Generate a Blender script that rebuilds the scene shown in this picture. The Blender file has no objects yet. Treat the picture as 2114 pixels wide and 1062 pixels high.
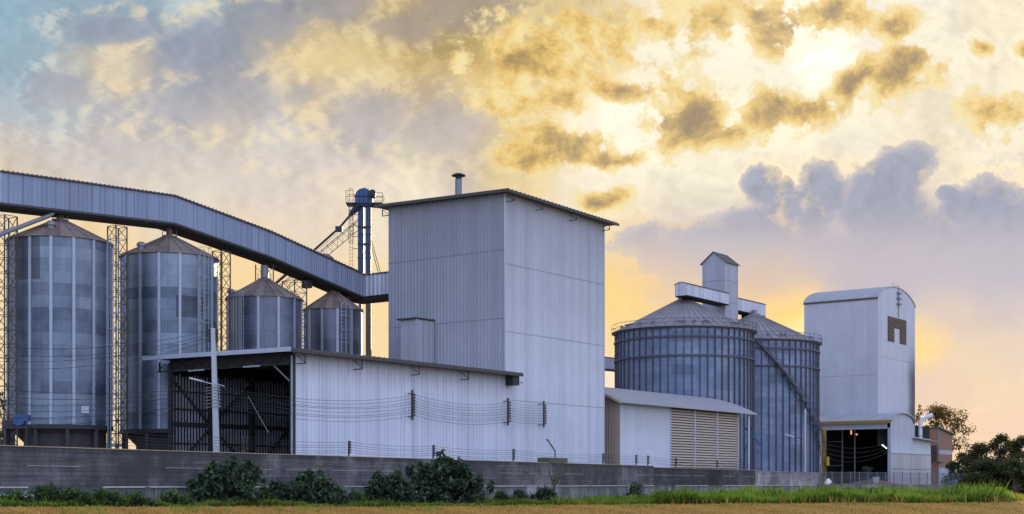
import bpy, bmesh, math, random
import numpy as np
from mathutils import Vector, Matrix
random.seed(7); rng = np.random.default_rng(11)
scn = bpy.context.scene
COL = scn.collection
R = math.radians

# ------------------------------------------------------------------ camera
EYE = 1.7
cam = bpy.data.objects.new('camera', bpy.data.cameras.new('camera'))
COL.objects.link(cam)
cam.location = (0, 0, EYE); cam.rotation_euler = (R(90), 0, 0)
cam.data.sensor_width = 36; cam.data.lens = 36*2873/2114
cam.data.shift_y = (1000-531)/2114
cam.data.clip_start = 0.5; cam.data.clip_end = 6000
scn.camera = cam
scn.view_settings.view_transform = 'Standard'; scn.view_settings.look = 'None'
scn.view_settings.exposure = 0; scn.view_settings.gamma = 1
scn.render.engine = 'CYCLES'
scn.cycles.max_bounces = 6; scn.cycles.diffuse_bounces = 3; scn.cycles.glossy_bounces = 2
scn.cycles.transparent_max_bounces = 8; scn.cycles.use_denoising = True

# ------------------------------------------------------------------ node expressions
def lin(c):
    if isinstance(c, (int, float)): c = (c, c, c)
    return tuple((v/255/12.92 if v/255 <= .04045 else ((v/255+.055)/1.055)**2.4) for v in c)

class G:
    """tiny expression builder on a node tree"""
    def __init__(s, nt): s.nt = nt; s.n = nt.nodes; s.l = nt.links
    def node(s, t, **kw):
        n = s.n.new(t)
        for k, v in kw.items(): setattr(n, k, v)
        return n
    def put(s, sock, v):
        if isinstance(v, bpy.types.NodeSocket): s.l.new(v, sock)
        else:
            try: sock.default_value = v
            except Exception:
                sock.default_value = tuple(v)+(1,)
    def m(s, op, a, b=None, c=None, clamp=False):
        n = s.node('ShaderNodeMath', operation=op, use_clamp=clamp)
        s.put(n.inputs[0], a)
        if b is not None: s.put(n.inputs[1], b)
        if c is not None: s.put(n.inputs[2], c)
        return n.outputs[0]
    def v(s, op, a, b=None, sc=None):
        n = s.node('ShaderNodeVectorMath', operation=op)
        s.put(n.inputs[0], a)
        if b is not None: s.put(n.inputs[1], b)
        if sc is not None: s.put(n.inputs['Scale'], sc)
        return n.outputs['Value'] if op in ('DISTANCE', 'DOT_PRODUCT', 'LENGTH') else n.outputs[0]
    def sep(s, a):
        n = s.node('ShaderNodeSeparateXYZ'); s.put(n.inputs[0], a); return n.outputs
    def comb(s, x=0., y=0., z=0.):
        n = s.node('ShaderNodeCombineXYZ')
        for i, q in enumerate((x, y, z)): s.put(n.inputs[i], q)
        return n.outputs[0]
    def noise(s, vec, scale, detail=4., rough=.55, dist=0., lac=2.0, out='Fac', dim='3D'):
        n = s.node('ShaderNodeTexNoise', noise_dimensions=dim)
        s.put(n.inputs['Vector'], vec); n.inputs['Scale'].default_value = scale
        n.inputs['Detail'].default_value = detail; n.inputs['Roughness'].default_value = rough
        n.inputs['Distortion'].default_value = dist; n.inputs['Lacunarity'].default_value = lac
        return n.outputs[out]
    def ss(s, x, lo, hi, a=0., b=1.):
        n = s.node('ShaderNodeMapRange', interpolation_type='SMOOTHSTEP')
        s.put(n.inputs[0], x); n.inputs[1].default_value = lo; n.inputs[2].default_value = hi
        n.inputs[3].default_value = a; n.inputs[4].default_value = b
        return n.outputs[0]
    def lr(s, x, lo, hi, a=0., b=1.):
        n = s.node('ShaderNodeMapRange', interpolation_type='LINEAR')
        s.put(n.inputs[0], x); n.inputs[1].default_value = lo; n.inputs[2].default_value = hi
        n.inputs[3].default_value = a; n.inputs[4].default_value = b
        return n.outputs[0]
    def mix(s, f, a, b, mode='MIX'):
        n = s.node('ShaderNodeMix', data_type='RGBA', blend_type=mode)
        s.put(n.inputs[0], f); s.put(n.inputs[6], a); s.put(n.inputs[7], b)
        return n.outputs[2]
    def ramp(s, x, pts):
        n = s.node('ShaderNodeValToRGB'); s.put(n.inputs[0], x)
        e = n.color_ramp.elements
        while len(e) < len(pts): e.new(.5)
        for i, (p, c) in enumerate(pts):
            e[i].position = p; e[i].color = tuple(c)+(1,)
        return n.outputs[0]

SUN_EL, SUN_AZ = R(7.0), R(13.0)      # low sun behind the clouds, right of the tower

def build_world():
    w = bpy.data.worlds.new('World'); scn.world = w; w.use_nodes = True
    nt = w.node_tree; nt.nodes.clear(); g = G(nt)
    tc = g.node('ShaderNodeTexCoord')
    d = g.v('NORMALIZE', tc.outputs['Generated'])
    x, y, z = g.sep(d)
    ys = g.m('MAXIMUM', y, .18)
    U = g.m('MULTIPLY', g.m('DIVIDE', x, ys), 2.873)
    V = g.m('MULTIPLY', g.m('DIVIDE', z, ys), 2.873)
    U = g.m('MINIMUM', g.m('MAXIMUM', U, -2.2), 2.2); V = g.m('MINIMUM', V, 2.2)
    q = g.comb(U, V, 0.)
    # domain warps
    def warped(scale, amp, detail, rough=.55, off=0., dist=0.):
        c = g.noise(g.v('ADD', q, (off, off*1.7, off*.3)), scale, detail, rough, dist, out='Color')
        return g.v('ADD', q, g.v('MULTIPLY', g.v('SUBTRACT', c, (.5, .5, .5)), (amp, amp*.8, 0.)))
    qa = warped(4.2, .145, 6., .58, 3.1)
    qb = qa
    def pt(px, py): return ((px-1057)/1000, (1000-py)/1000, 0.)
    # colour clusters of the cloud deck: direction, spread, colour
    P = [(-40,40,.09,(150,182,196)),(60,120,.12,(152,178,192)),(120,200,.10,(164,186,198)),(200,60,.16,(150,172,188)),
         (250,130,.08,(246,214,160)),(170,150,.07,(238,210,170)),(330,210,.07,(186,190,196)),(420,110,.11,(150,158,174)),(440,200,.12,(158,160,176)),
         (330,160,.07,(180,178,182)),(60,260,.12,(178,190,202)),(110,330,.12,(206,196,192)),(30,345,.09,(248,218,166)),(250,290,.13,(198,192,194)),
         (400,20,.07,(196,214,214)),(570,40,.09,(140,150,164)),(700,20,.12,(172,168,160)),(560,90,.06,(244,218,160)),(640,110,.08,(246,214,148)),(760,60,.09,(206,180,122)),
         (480,200,.07,(214,196,168)),(460,270,.06,(242,224,196)),(570,190,.08,(186,186,188)),(650,190,.07,(226,206,164)),(740,140,.06,(250,226,160)),
         (560,260,.07,(232,230,222)),(520,330,.12,(216,206,198)),(760,250,.12,(190,184,186)),(900,250,.11,(190,180,172)),(860,180,.08,(226,194,126)),
         (880,60,.12,(190,164,112)),(960,30,.12,(150,140,112)),(1010,120,.10,(222,184,104)),(1060,60,.12,(170,150,104)),(1180,60,.12,(206,170,96)),
         (1160,170,.10,(222,184,104)),(1230,130,.07,(240,206,128)),(1020,90,.06,(250,222,140)),(980,200,.06,(248,222,160)),
         (1150,215,.07,(255,244,214)),(1300,240,.10,(285,278,268)),(1220,260,.08,(275,265,235)),(1390,160,.10,(250,240,218)),(1500,150,.09,(246,240,226)),
         (1610,55,.05,(290,285,275)),(1690,108,.07,(285,280,268)),(1520,95,.04,(285,280,262)),(1460,262,.03,(285,276,250)),(1600,262,.045,(285,274,238)),(1670,265,.035,(285,274,238)),(1545,235,.03,(280,272,250)),(1560,185,.08,(246,240,228)),(1500,230,.06,(272,262,224)),(1880,70,.10,(250,243,228)),(1780,230,.10,(243,234,214)),
         (1960,160,.14,(240,229,208)),(2090,60,.12,(250,236,206)),(2080,330,.10,(236,222,204)),(1950,250,.12,(246,232,202)),
         (1250,330,.12,(246,234,208)),(1430,350,.14,(246,235,212)),(1650,320,.12,(244,232,206)),(1050,300,.08,(214,188,136)),(950,330,.08,(210,196,180)),(1080,350,.07,(236,212,162)),
         (620,430,.15,(232,218,202)),(330,400,.13,(226,214,200)),(800,420,.12,(238,226,206)),(600,350,.12,(222,210,200)),(850,350,.08,(250,236,202)),(720,470,.10,(244,222,184)),(500,570,.13,(252,218,160)),(240,480,.10,(248,216,160)),(380,400,.10,(228,216,200)),(130,390,.10,(228,214,198)),(850,440,.10,(236,224,204)),(700,400,.10,(226,214,200)),(120,440,.08,(252,222,160)),(770,650,.14,(252,222,166)),(10,650,.12,(252,222,176)),(240,700,.12,(252,226,186)),
         (1290,480,.09,(244,222,176)),(1270,600,.10,(253,216,146)),(1260,700,.07,(255,222,160)),(1260,790,.05,(255,236,214)),(1350,560,.10,(238,208,176)),(1420,500,.10,(212,198,196)),(1600,520,.12,(208,196,196)),(1580,600,.10,(247,204,146)),(1400,590,.08,(250,212,152)),(1635,662,.075,(290,240,112)),
         (1660,690,.03,(262,250,200)),(1800,540,.14,(196,188,198)),(1980,600,.14,(196,190,204)),(2090,480,.12,(190,188,204)),(2080,680,.10,(226,208,198)),(1960,690,.10,(252,222,180)),(1908,712,.06,(270,230,126)),(1262,620,.07,(262,222,134)),(2050,760,.10,(250,224,184)),(1950,800,.08,(232,206,196)),(1960,860,.10,(254,220,178)),(2090,870,.12,(250,216,190)),(700,900,.3,(250,220,176)),(1500,900,.3,(252,218,180))]
    num = None; den = None
    for (px, py, sg, c) in P:
        dd = g.v('DISTANCE', qa if py < 420 else qb, pt(px, py))
        r2 = g.m('MULTIPLY', dd, dd)
        wgt = g.m('DIVIDE', 1., g.m('ADD', 1., g.m('POWER', g.m('MULTIPLY', r2, 1/(sg*sg)*1.5), 3.2)))
        lc = [lin(v)[0] for v in c]
        cv = g.v('SCALE', lc, sc=wgt)
        num = cv if num is None else g.v('ADD', num, cv)
        den = wgt if den is None else g.m('ADD', den, wgt)
    base = g.v('SCALE', num, sc=g.m('DIVIDE', 1., g.m('ADD', den, .0001)))
    # cauliflower noise: warped fractal cells over fractal noise, sampled again towards the glow for lit lumps
    def vor(vec, scale, det=3., rough=.55):
        n = g.node('ShaderNodeTexVoronoi', voronoi_dimensions='2D', feature='SMOOTH_F1', normalize=True)
        g.put(n.inputs['Vector'], vec); n.inputs['Scale'].default_value = scale; n.inputs['Detail'].default_value = det
        n.inputs['Roughness'].default_value = rough; n.inputs['Smoothness'].default_value = .35; n.inputs['Lacunarity'].default_value = 2.2
        return n.outputs['Distance']
    glow = pt(1480, 330)
    tow = g.v('SCALE', g.v('NORMALIZE', g.v('SUBTRACT', glow, q)), sc=.020)
    qs = g.v('MULTIPLY', g.v('ADD', q, g.v('SCALE', g.v('SUBTRACT', qa, q), sc=.5)), (1., 1.3, 1.))
    o1 = g.v('ADD', qs, (2.3, 7.7, 1.1)); o2 = g.v('ADD', o1, tow)
    def puff(v_): return g.m('ADD', g.m('MULTIPLY', g.m('SUBTRACT', g.noise(v_, 7.5, 6., .60), .5), 1.45), g.m('MULTIPLY', g.m('SUBTRACT', .30, vor(v_, 10., 2.)), .35))
    pf = puff(o1); rel = g.m('SUBTRACT', pf, puff(o2))          # >0: lump facing the light
    big = g.noise(g.v('ADD', qs, (7.1, 3.3, .7)), 4.1, 3., .55)
    deck = g.ss(V, .40, .70)
    left = g.ss(U, .40, -.10)
    base = g.v('SCALE', base, sc=g.m('ADD', 1., g.m('MULTIPLY', rel, g.m('ADD', .12, g.m('MULTIPLY', deck, .5)))))
    def union(blobs, Q):
        e = None
        for (px, py, rx, ry) in blobs:
            dv = g.v('MULTIPLY', g.v('SUBTRACT', Q, pt(px, py)), (1000/rx, 1000/ry, 0.))
            k = g.m('SUBTRACT', 1., g.v('LENGTH', dv))
            e = k if e is None else g.m('MAXIMUM', e, k)
        return e
    qc = g.v('ADD', q, g.v('SCALE', g.v('SUBTRACT', qa, q), sc=.8))
    fa = g.noise(g.v('ADD', q, g.v('ADD', g.v('SCALE', g.v('SUBTRACT', qa, q), sc=.6), (1.3, 4.4, 2.2))), 12., 6., .66)
    fa2 = g.noise(g.v('ADD', g.v('ADD', q, tow), g.v('ADD', g.v('SCALE', g.v('SUBTRACT', qa, q), sc=.6), (1.3, 4.4, 2.2))), 12., 5., .66)
    # C: broad soft grey banks of the upper left, cream on their sunward edges
    eC = union([(420,95,190,85),(230,55,150,45),(450,205,230,85),(130,190,90,60),(700,25,130,60),(560,50,120,60),(770,245,190,85),(900,275,190,80),(640,190,80,45),(110,345,170,60),(330,330,240,80),(960,25,160,70),(640,320,200,50),(480,400,260,60),(840,70,110,50)], qc)
    dC = g.m('ADD', g.m('MULTIPLY', eC, .9), g.m('ADD', g.m('ADD', g.m('MULTIPLY', pf, .45), g.m('MULTIPLY', g.m('SUBTRACT', fa, .5), .45)), g.m('MULTIPLY', g.m('SUBTRACT', big, .5), .9)))
    mC = g.m('MULTIPLY', g.ss(dC, -.05, .70), g.m('MULTIPLY', g.ss(V, .58, .80), left))
    cC = g.mix(g.ss(U, -.75, .0), lin((148,157,176)), lin((172,158,142)))
    cC = g.mix(g.ss(V, .92, .66), cC, lin((204,195,190)))
    cC = g.v('SCALE', cC, sc=g.m('ADD', 1., g.m('MULTIPLY', rel, .45)))
    col = g.mix(g.m('MULTIPLY', mC, .80), base, cC)
    edC = g.m('MULTIPLY', g.m('MULTIPLY', g.ss(dC, -.25, .12), g.ss(dC, .50, .16)), g.m('MULTIPLY', g.ss(V, .55, .72), left))
    edC = g.m('MULTIPLY', edC, g.ss(rel, -.08, .12))
    col = g.mix(g.m('MULTIPLY', edC, .46), col, g.mix(g.ss(U, -1.05, -.75), lin((222,226,222)), lin((252,230,176))))
    # A: broken gold-brown clouds in front of the glare
    eA = union([(1440,240,105,95),(1480,285,90,42),(1640,222,165,60),(1752,190,50,75),(1850,135,130,58),(1700,32,110,55),(1480,45,150,75),(1560,20,60,50),(1390,60,80,50),
                (1270,180,80,32),(1140,290,100,50),(1090,335,80,40),(2065,235,100,62),(1830,50,95,42),(2022,100,40,30),(1120,110,180,110),(1110,215,110,45),(1280,70,100,60),(1270,325,60,24),(1230,408,80,30),(2120,100,50,22)], qc)
    relA = g.m('SUBTRACT', fa, fa2)
    dA = g.m('ADD', g.m('MULTIPLY_ADD', eA, .95, .13), g.m('ADD', g.m('MULTIPLY', g.m('SUBTRACT', fa, .5), 3.6), g.m('MULTIPLY', pf, .5)))
    mA = g.ss(dA, .0, .50)
    rr = g.ss(U, .0, .95)
    core = g.ss(g.m('SUBTRACT', g.m('ADD', g.m('MULTIPLY', dA, .8), g.m('MULTIPLY', g.m('SUBTRACT', big, .5), 1.2)), g.m('MULTIPLY', relA, 2.6)), .10, 1.25)
    cA = g.ramp(core, [(0., lin((250,230,172))), (.32, lin((238,202,124))), (.68, lin((196,164,106))), (1., lin((152,132,104)))])
    col = g.mix(g.m('MULTIPLY', mA, .92), col, cA)
    rim = g.m('MULTIPLY', g.m('MULTIPLY', g.ss(dA, -.7, -.05), g.ss(dA, .40, .0)), g.ss(big, .38, .56))
    col = g.mix(g.m('MULTIPLY', rim, g.ss(U, -.1, .35, 0., .8)), col, lin((258,248,220)))
    # B: lavender cumulus bank low on the right
    qd = warped(8.0, .075, 5., .6, 41.3)
    eB = union([(1855,350,90,62),(1820,430,120,110),(1700,395,58,60),(1572,380,46,56),(1622,400,24,46),(1640,455,110,75),(1590,490,190,70),(1440,505,180,58),(2070,465,140,100),
                (1962,405,36,26),(1920,540,300,130),(1700,560,420,110),(2000,440,80,60)], qd)
    dB = g.m('ADD', g.m('MULTIPLY', eB, .85), g.m('ADD', g.m('MULTIPLY', g.m('SUBTRACT', .30, vor(g.v('ADD', qd, (3., 1., 0.)), 15., 4., .6)),   .30), g.m('MULTIPLY', g.m('SUBTRACT', fa, .5), 1.05)))
    mB = g.m('MULTIPLY', g.ss(dB, .0, .11), g.ss(V, .33, .56))
    cB = g.mix(g.ss(dB, .02, .40), lin((214,202,196)), lin((160,165,184)))
    cB = g.v('SCALE', cB, sc=g.m('ADD', 1., g.m('MULTIPLY', relA, .7)))
    lit = g.ss(g.noise(g.v('ADD', qd, (0, 0, 8.)), 8., 6., .62), .53, .68)
    cB = g.mix(g.m('MULTIPLY', lit, g.m('MULTIPLY', g.ss(V, .45, .55), g.ss(U, 1.0, .6, .25, .85))), cB, lin((248,222,172)))
    cB = g.mix(g.ss(V, .62, .42), cB, lin((208,197,200)))
    rimB = g.m('MULTIPLY', g.m('MULTIPLY', g.m('MULTIPLY', g.ss(dB, -.22, .0), g.ss(dB, .14, .02)), g.ss(V, .5, .62)), g.ss(big, .36, .60))
    col = g.mix(g.m('MULTIPLY', mB, .92), col, cB)
    col = g.mix(g.m('MULTIPLY', rimB, .7), col, lin((266,246,204)))
    # fade to the hidden part of the sky: physical sky plus pale blue dusk light overhead and behind
    sky = g.node('ShaderNodeTexSky', sky_type='NISHITA', sun_disc=False, sun_elevation=SUN_EL, sun_rotation=SUN_AZ, air_density=1.0, dust_density=2.0, ozone_density=2.0)
    phys = g.v('SCALE', sky.outputs[0], sc=.05)
    dusk = g.mix(g.ss(z, -.05, .9), lin((198,206,234)), lin((164,184,228)))
    hot = g.v('DOT_PRODUCT', d, Vector((.42, -.86, .22)).normalized())
    rear = g.noise(d, 2.6, 3., .5)
    dusk = g.v('SCALE', dusk, sc=g.m('MULTIPLY', g.ss(hot, -.35, 1., .72, 2.05), g.m('ADD', .70, g.m('MULTIPLY', rear, .6))))
    back = g.v('ADD', dusk, phys)
    fr = g.m('MULTIPLY', g.ss(y, .30, .72), g.ss(g.m('ABSOLUTE', U), 2.1, 1.2))
    fr = g.m('MULTIPLY', fr, g.ss(V, 1.9, 1.15))
    out = g.mix(fr, back, col)
    bg = g.node('ShaderNodeBackground'); g.put(bg.inputs[0], out); bg.inputs[1].default_value = 1.0
    o = g.node('ShaderNodeOutputWorld'); g.l.new(bg.outputs[0], o.inputs[0])
    w.cycles.sampling_method = 'MANUAL'; w.cycles.sample_map_resolution = 512
    s = bpy.data.lights.new('sun', 'SUN'); s.energy = 3.2; s.angle = R(.6); s.color = (1., .80, .52)
    so = bpy.data.objects.new('sun', s); COL.objects.link(so)
    dv = Vector((math.sin(SUN_AZ)*math.cos(SUN_EL), math.cos(SUN_AZ)*math.cos(SUN_EL), math.sin(SUN_EL)))
    so.rotation_euler = (-dv).to_track_quat('-Z', 'Y').to_euler(); so.location = (120, 400, 120)
build_world()

# ------------------------------------------------------------------ frames and mesh helpers
TH = R(53.9)
class Frame:
    def __init__(s, o, ang):
        s.o = o; s.ang = ang; s.c = math.cos(ang); s.s = math.sin(ang)
    def w(s, a, b): return (s.o[0]+a*s.c-b*s.s, s.o[1]+a*s.s+b*s.c)
    def inv(s, x, y):
        dx, dy = x-s.o[0], y-s.o[1]
        return (dx*s.c+dy*s.s, -dx*s.s+dy*s.c)
SITE = Frame((-.78, 150.), TH)              # a along the mill's long side, b to its left
WORLD = Frame((0., 0.), 0.)
WALLF = Frame((-27.59, 75.), math.atan2(149.1, 77.5))   # along the boundary wall
YARD = 1.6
ORG = {}

def tag(o, label=None, cat=None, group=None, kind=None):
    if label: o['label'] = label
    if cat: o['category'] = cat
    if group: o['group'] = group
    if kind: o['kind'] = kind
    return o
def thing(name, label, cat, at=(0, 0, 0), frame=SITE, group=None, rot=None):
    o = bpy.data.objects.new(name, None); COL.objects.link(o)
    o.empty_display_size = .3
    x, y = frame.w(at[0], at[1])
    o.location = (x, y, at[2]); o.rotation_euler = (0, 0, frame.ang if rot is None else rot)
    tag(o, label, cat, group)
    ORG[o.name] = at if rot is None else (0, 0, 0)
    return o
def copy_tree(src, loc, rotz=None, label=None):
    r = src.copy(); COL.objects.link(r); r.location = loc
    if rotz is not None: r.rotation_euler = (0, 0, rotz)
    if label: r['label'] = label
    ORG[r.name] = (0, 0, 0)
    for ch in list(src.children):
        c = ch.copy(); COL.objects.link(c); c.parent = r
        for gc in list(ch.children):
            d = gc.copy(); COL.objects.link(d); d.parent = c
    return r

class MB:
    def __init__(s): s.v = []; s.f = []; s.mi = []; s.k = 0
    def add(s, vs, fs):
        n = len(s.v); s.v += [tuple(p) for p in vs]
        for f in fs: s.f.append(tuple(i+n for i in f)); s.mi.append(s.k)
        return s
    def box(s, x0, x1, y0, y1, z0, z1):
        if x0 > x1: x0, x1 = x1, x0
        if y0 > y1: y0, y1 = y1, y0
        if z0 > z1: z0, z1 = z1, z0
        return s.add([(x0,y0,z0),(x1,y0,z0),(x1,y1,z0),(x0,y1,z0),(x0,y0,z1),(x1,y0,z1),(x1,y1,z1),(x0,y1,z1)],
              [(3,2,1,0),(4,5,6,7),(0,1,5,4),(1,2,6,5),(2,3,7,6),(3,0,4,7)])
    def hexa(s, lo, hi):          # two quads, same winding (ccw from above)
        return s.add(list(lo)+list(hi), [(3,2,1,0),(4,5,6,7),(0,1,5,4),(1,2,6,5),(2,3,7,6),(3,0,4,7)])
    def quad(s, *p): return s.add(p, [tuple(range(len(p)))])
    def bar(s, p, q, w, h=None, up=(0,0,1)):
        h = h or w; p = Vector(p); q = Vector(q); t = (q-p).normalized(); u = Vector(up)
        if abs(t.dot(u)) > .98: u = Vector((1,0,0))
        sd = t.cross(u).normalized(); u2 = sd.cross(t)
        c = [(-1,-1),(1,-1),(1,1),(-1,1)]
        A = [p+sd*(i*w/2)+u2*(j*h/2) for i, j in c]; B = [q+sd*(i*w/2)+u2*(j*h/2) for i, j in c]
        return s.add(A+B, [(0,1,2,3),(7,6,5,4),(4,5,1,0),(5,6,2,1),(6,7,3,2),(7,4,0,3)])
    def tube(s, pts, r, seg=8, caps=True):
        pts = [Vector(p) for p in pts]; n = len(pts); rs = r if isinstance(r, (list, tuple)) else [r]*n
        t0 = (pts[1]-pts[0]).normalized(); u = Vector((0,0,1)) if abs(t0.z) < .9 else Vector((1,0,0))
        rings = []
        for i, p in enumerate(pts):
            t = ((pts[min(i+1,n-1)]-pts[max(i-1,0)])).normalized()
            u = (u - t*u.dot(t)).normalized(); w = t.cross(u)
            rings.append([p+(u*math.cos(6.28318*k/seg)+w*math.sin(6.28318*k/seg))*rs[i] for k in range(seg)])
        vs = [q for rg in rings for q in rg]; fs = []
        for i in range(n-1):
            for k in range(seg):
                fs.append((i*seg+k, i*seg+(k+1) % seg, (i+1)*seg+(k+1) % seg, (i+1)*seg+k))
        if caps: fs += [tuple(range(seg-1,-1,-1)), tuple((n-1)*seg+k for k in range(seg))]
        return s.add(vs, fs)
    def lathe(s, x, y, prof, seg=32, a0=0., a1=6.283185307, mod=None):
        full = abs(a1-a0-6.283185307) < 1e-4; m = seg if full else seg+1
        vs = []
        for (r, z) in prof:
            for k in range(m):
                an = a0+(a1-a0)*k/seg; rr = r+(mod(an, r, z) if mod else 0)
                vs.append((x+rr*math.sin(an), y-rr*math.cos(an), z))
        fs = []
        for i in range(len(prof)-1):
            for k in range(seg):
                k2 = (k+1) % m
                fs.append((i*m+k, i*m+k2, (i+1)*m+k2, (i+1)*m+k))
        return s.add(vs, fs)
    def corr(s, p0, p1, z0, z1, pitch=.4, depth=.06, rib=.3, rows=1, jit=0.):
        """ribbed metal sheet from p0 to p1 (plan points), outward side on the right of p0->p1; z0, z1 may be functions of the run 0..1"""
        p0 = Vector((p0[0], p0[1])); p1 = Vector((p1[0], p1[1])); L = (p1-p0).length; t = (p1-p0)/L; nrm = Vector((t.y, -t.x))
        n = max(1, round(L/pitch)); pt = L/n; us = []
        for i in range(n):
            b = i*pt
            us += [(b, 0), (b+pt*(.5-rib/2-.06), 0), (b+pt*(.5-rib/2+.06), 1), (b+pt*(.5+rib/2-.06), 1), (b+pt*(.5+rib/2+.06), 0)]
        us.append((L, 0))
        f0 = z0 if callable(z0) else (lambda q: z0); f1 = z1 if callable(z1) else (lambda q: z1)
        vs = []; m = len(us)
        for j in range(rows+1):
            for (u, o) in us:
                p = p0+t*u+nrm*(o*depth); lo, hi = f0(u/L), f1(u/L)
                vs.append((p.x, p.y, lo+(hi-lo)*j/rows))
        fs = [(j*m+i, j*m+i+1, (j+1)*m+i+1, (j+1)*m+i) for j in range(rows) for i in range(m-1)]
        return s.add(vs, fs)
    def build(s, name, mat, parent=None, frame=None, smooth=False, off=None):
        me = bpy.data.meshes.new(name)
        o3 = off if off is not None else (ORG.get(parent.name, (0,0,0)) if parent is not None and parent.name in ORG else (0,0,0))
        if parent is not None and parent.name not in ORG and off is None: o3 = ORG.get(parent.get('_k', ''), (0,0,0))
        me.from_pydata([(p[0]-o3[0], p[1]-o3[1], p[2]-o3[2]) for p in s.v], [], s.f); me.update()
        mats = mat if isinstance(mat, (list, tuple)) else [mat]
        for m_ in mats: me.materials.append(m_)
        if len(mats) > 1: me.polygons.foreach_set('material_index', s.mi)
        if smooth:
            me.polygons.foreach_set('use_smooth', [True]*len(me.polygons)); me.set_sharp_from_angle(angle=R(40))
        o = bpy.data.objects.new(name, me); COL.objects.link(o)
        if parent is not None:
            o.parent = parent; ORG[o.name] = o3
        elif frame is not None:
            x, y = frame.w(o3[0], o3[1]); o.location = (x, y, o3[2]); o.rotation_euler = (0, 0, frame.ang)
        return o

# ------------------------------------------------------------------ materials
M = {}
def mat(name, fn):
    m = bpy.data.materials.new(name); m.use_nodes = True; nt = m.node_tree; nt.nodes.clear(); g = G(nt)
    o = g.node('ShaderNodeOutputMaterial'); b = g.node('ShaderNodeBsdfPrincipled')
    g.l.new(b.outputs[0], o.inputs[0])
    fn(g, b, o); M[name] = m; return m
def OBJ(g): return g.node('ShaderNodeTexCoord').outputs['Object']
def setb(g, b, col, rough=.5, metal=0., spec=.5, bump=None, bs=.2, bd=.02):
    g.put(b.inputs['Base Color'], col); g.put(b.inputs['Roughness'], rough); g.put(b.inputs['Metallic'], metal)
    b.inputs['Specular IOR Level'].default_value = spec
    if bump is not None:
        n = g.node('ShaderNodeBump'); n.inputs['Strength'].default_value = bs; n.inputs['Distance'].default_value = bd
        g.put(n.inputs['Height'], bump); g.l.new(n.outputs[0], b.inputs['Normal'])
def shade(g, col, f): return g.v('SCALE', col, sc=f)
def sheet(name, c, rough=.45, metal=.0, streak=.16, sheetw=.9, sheetv=.07, top=None, rust=0., zlap=None, lines=None):
    """painted or galvanised ribbed sheet: per-sheet tone, rain streaks, painted shade towards the eave, lap joints"""
    def fn(g, b, o):
        p = OBJ(g); x, y, z = g.sep(p); u = g.m('ADD', x, y)
        st = g.noise(g.v('MULTIPLY', p, (2.2, 2.2, .10)), 1.5, 5., .65)
        st2 = g.noise(g.v('MULTIPLY', p, (5., 5., .22)), 2.2, 4., .6)
        bl = g.noise(p, .22, 4., .55)
        wn = g.node('ShaderNodeTexWhiteNoise', noise_dimensions='1D')
        g.put(wn.inputs['W'], g.m('FLOOR', g.m('DIVIDE', u, sheetw)))
        f = g.m('ADD', 1.-streak*.75, g.m('MULTIPLY', st, streak*1.5))
        f = g.m('MULTIPLY', f, g.m('ADD', 1.-streak*.4, g.m('MULTIPLY', st2, streak*.8)))
        f = g.m('MULTIPLY', f, g.m('ADD', .86, g.m('MULTIPLY', bl, .28)))
        f = g.m('MULTIPLY', f, g.m('ADD', 1.-sheetv, g.m('MULTIPLY', wn.outputs[0], 2*sheetv)))
        if top:                          # shade growing towards the eave, painted into the colour: (z_low, z_high, darkest)
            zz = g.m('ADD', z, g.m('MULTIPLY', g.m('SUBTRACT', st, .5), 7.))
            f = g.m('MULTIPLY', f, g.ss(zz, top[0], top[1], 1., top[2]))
        if zlap:
            for zl in zlap:
                k = g.m('ABSOLUTE', g.m('SUBTRACT', z, zl)); f = g.m('MULTIPLY', f, g.ss(k, .03, .09, .62, 1.))
        if lines:                        # dark upright lines at a fixed pitch, uneven from line to line
            uu = g.m('DIVIDE', u, lines[0]); fr = g.m('ABSOLUTE', g.m('SUBTRACT', g.m('FRACT', uu), .5))
            wl = g.node('ShaderNodeTexWhiteNoise', noise_dimensions='1D'); g.put(wl.inputs['W'], g.m('FLOOR', uu))
            k = g.m('MULTIPLY', g.ss(fr, .17, .05), g.m('ADD', .35, g.m('MULTIPLY', wl.outputs[0], .65)))
            k = g.m('MULTIPLY', k, g.m('ADD', .6, g.m('MULTIPLY', st2, .8)))
            f = g.m('MULTIPLY', f, g.m('SUBTRACT', 1., g.m('MULTIPLY', k, lines[1])))
        col = shade(g, c, f)
        if rust:
            rn = g.noise(g.v('MULTIPLY', p, (1.5, 1.5, .25)), 1.1, 7., .7)
            col = g.mix(g.m('MULTIPLY', g.ss(rn, .60, .74), rust), col, (.16, .075, .035))
        setb(g, b, col, g.m('ADD', rough-.08, g.m('MULTIPLY', st2, .25)), metal, .5, g.noise(g.v('MULTIPLY', p, (1., 1., .45)), 1.1, 4., .6), .22, .12)
    return mat(name, fn)
def plain(name, c, rough=.6, metal=0., var=.3, scale=1.5, spec=.4):
    def fn(g, b, o):
        p = OBJ(g); n = g.noise(p, scale, 5., .6); n2 = g.noise(p, scale*9, 3., .6)
        f = g.m('ADD', 1.-var, g.m('ADD', g.m('MULTIPLY', n, var*1.3), g.m('MULTIPLY', n2, var*.7)))
        setb(g, b, shade(g, c, f), rough, metal, spec)
    return mat(name, fn)
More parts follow.
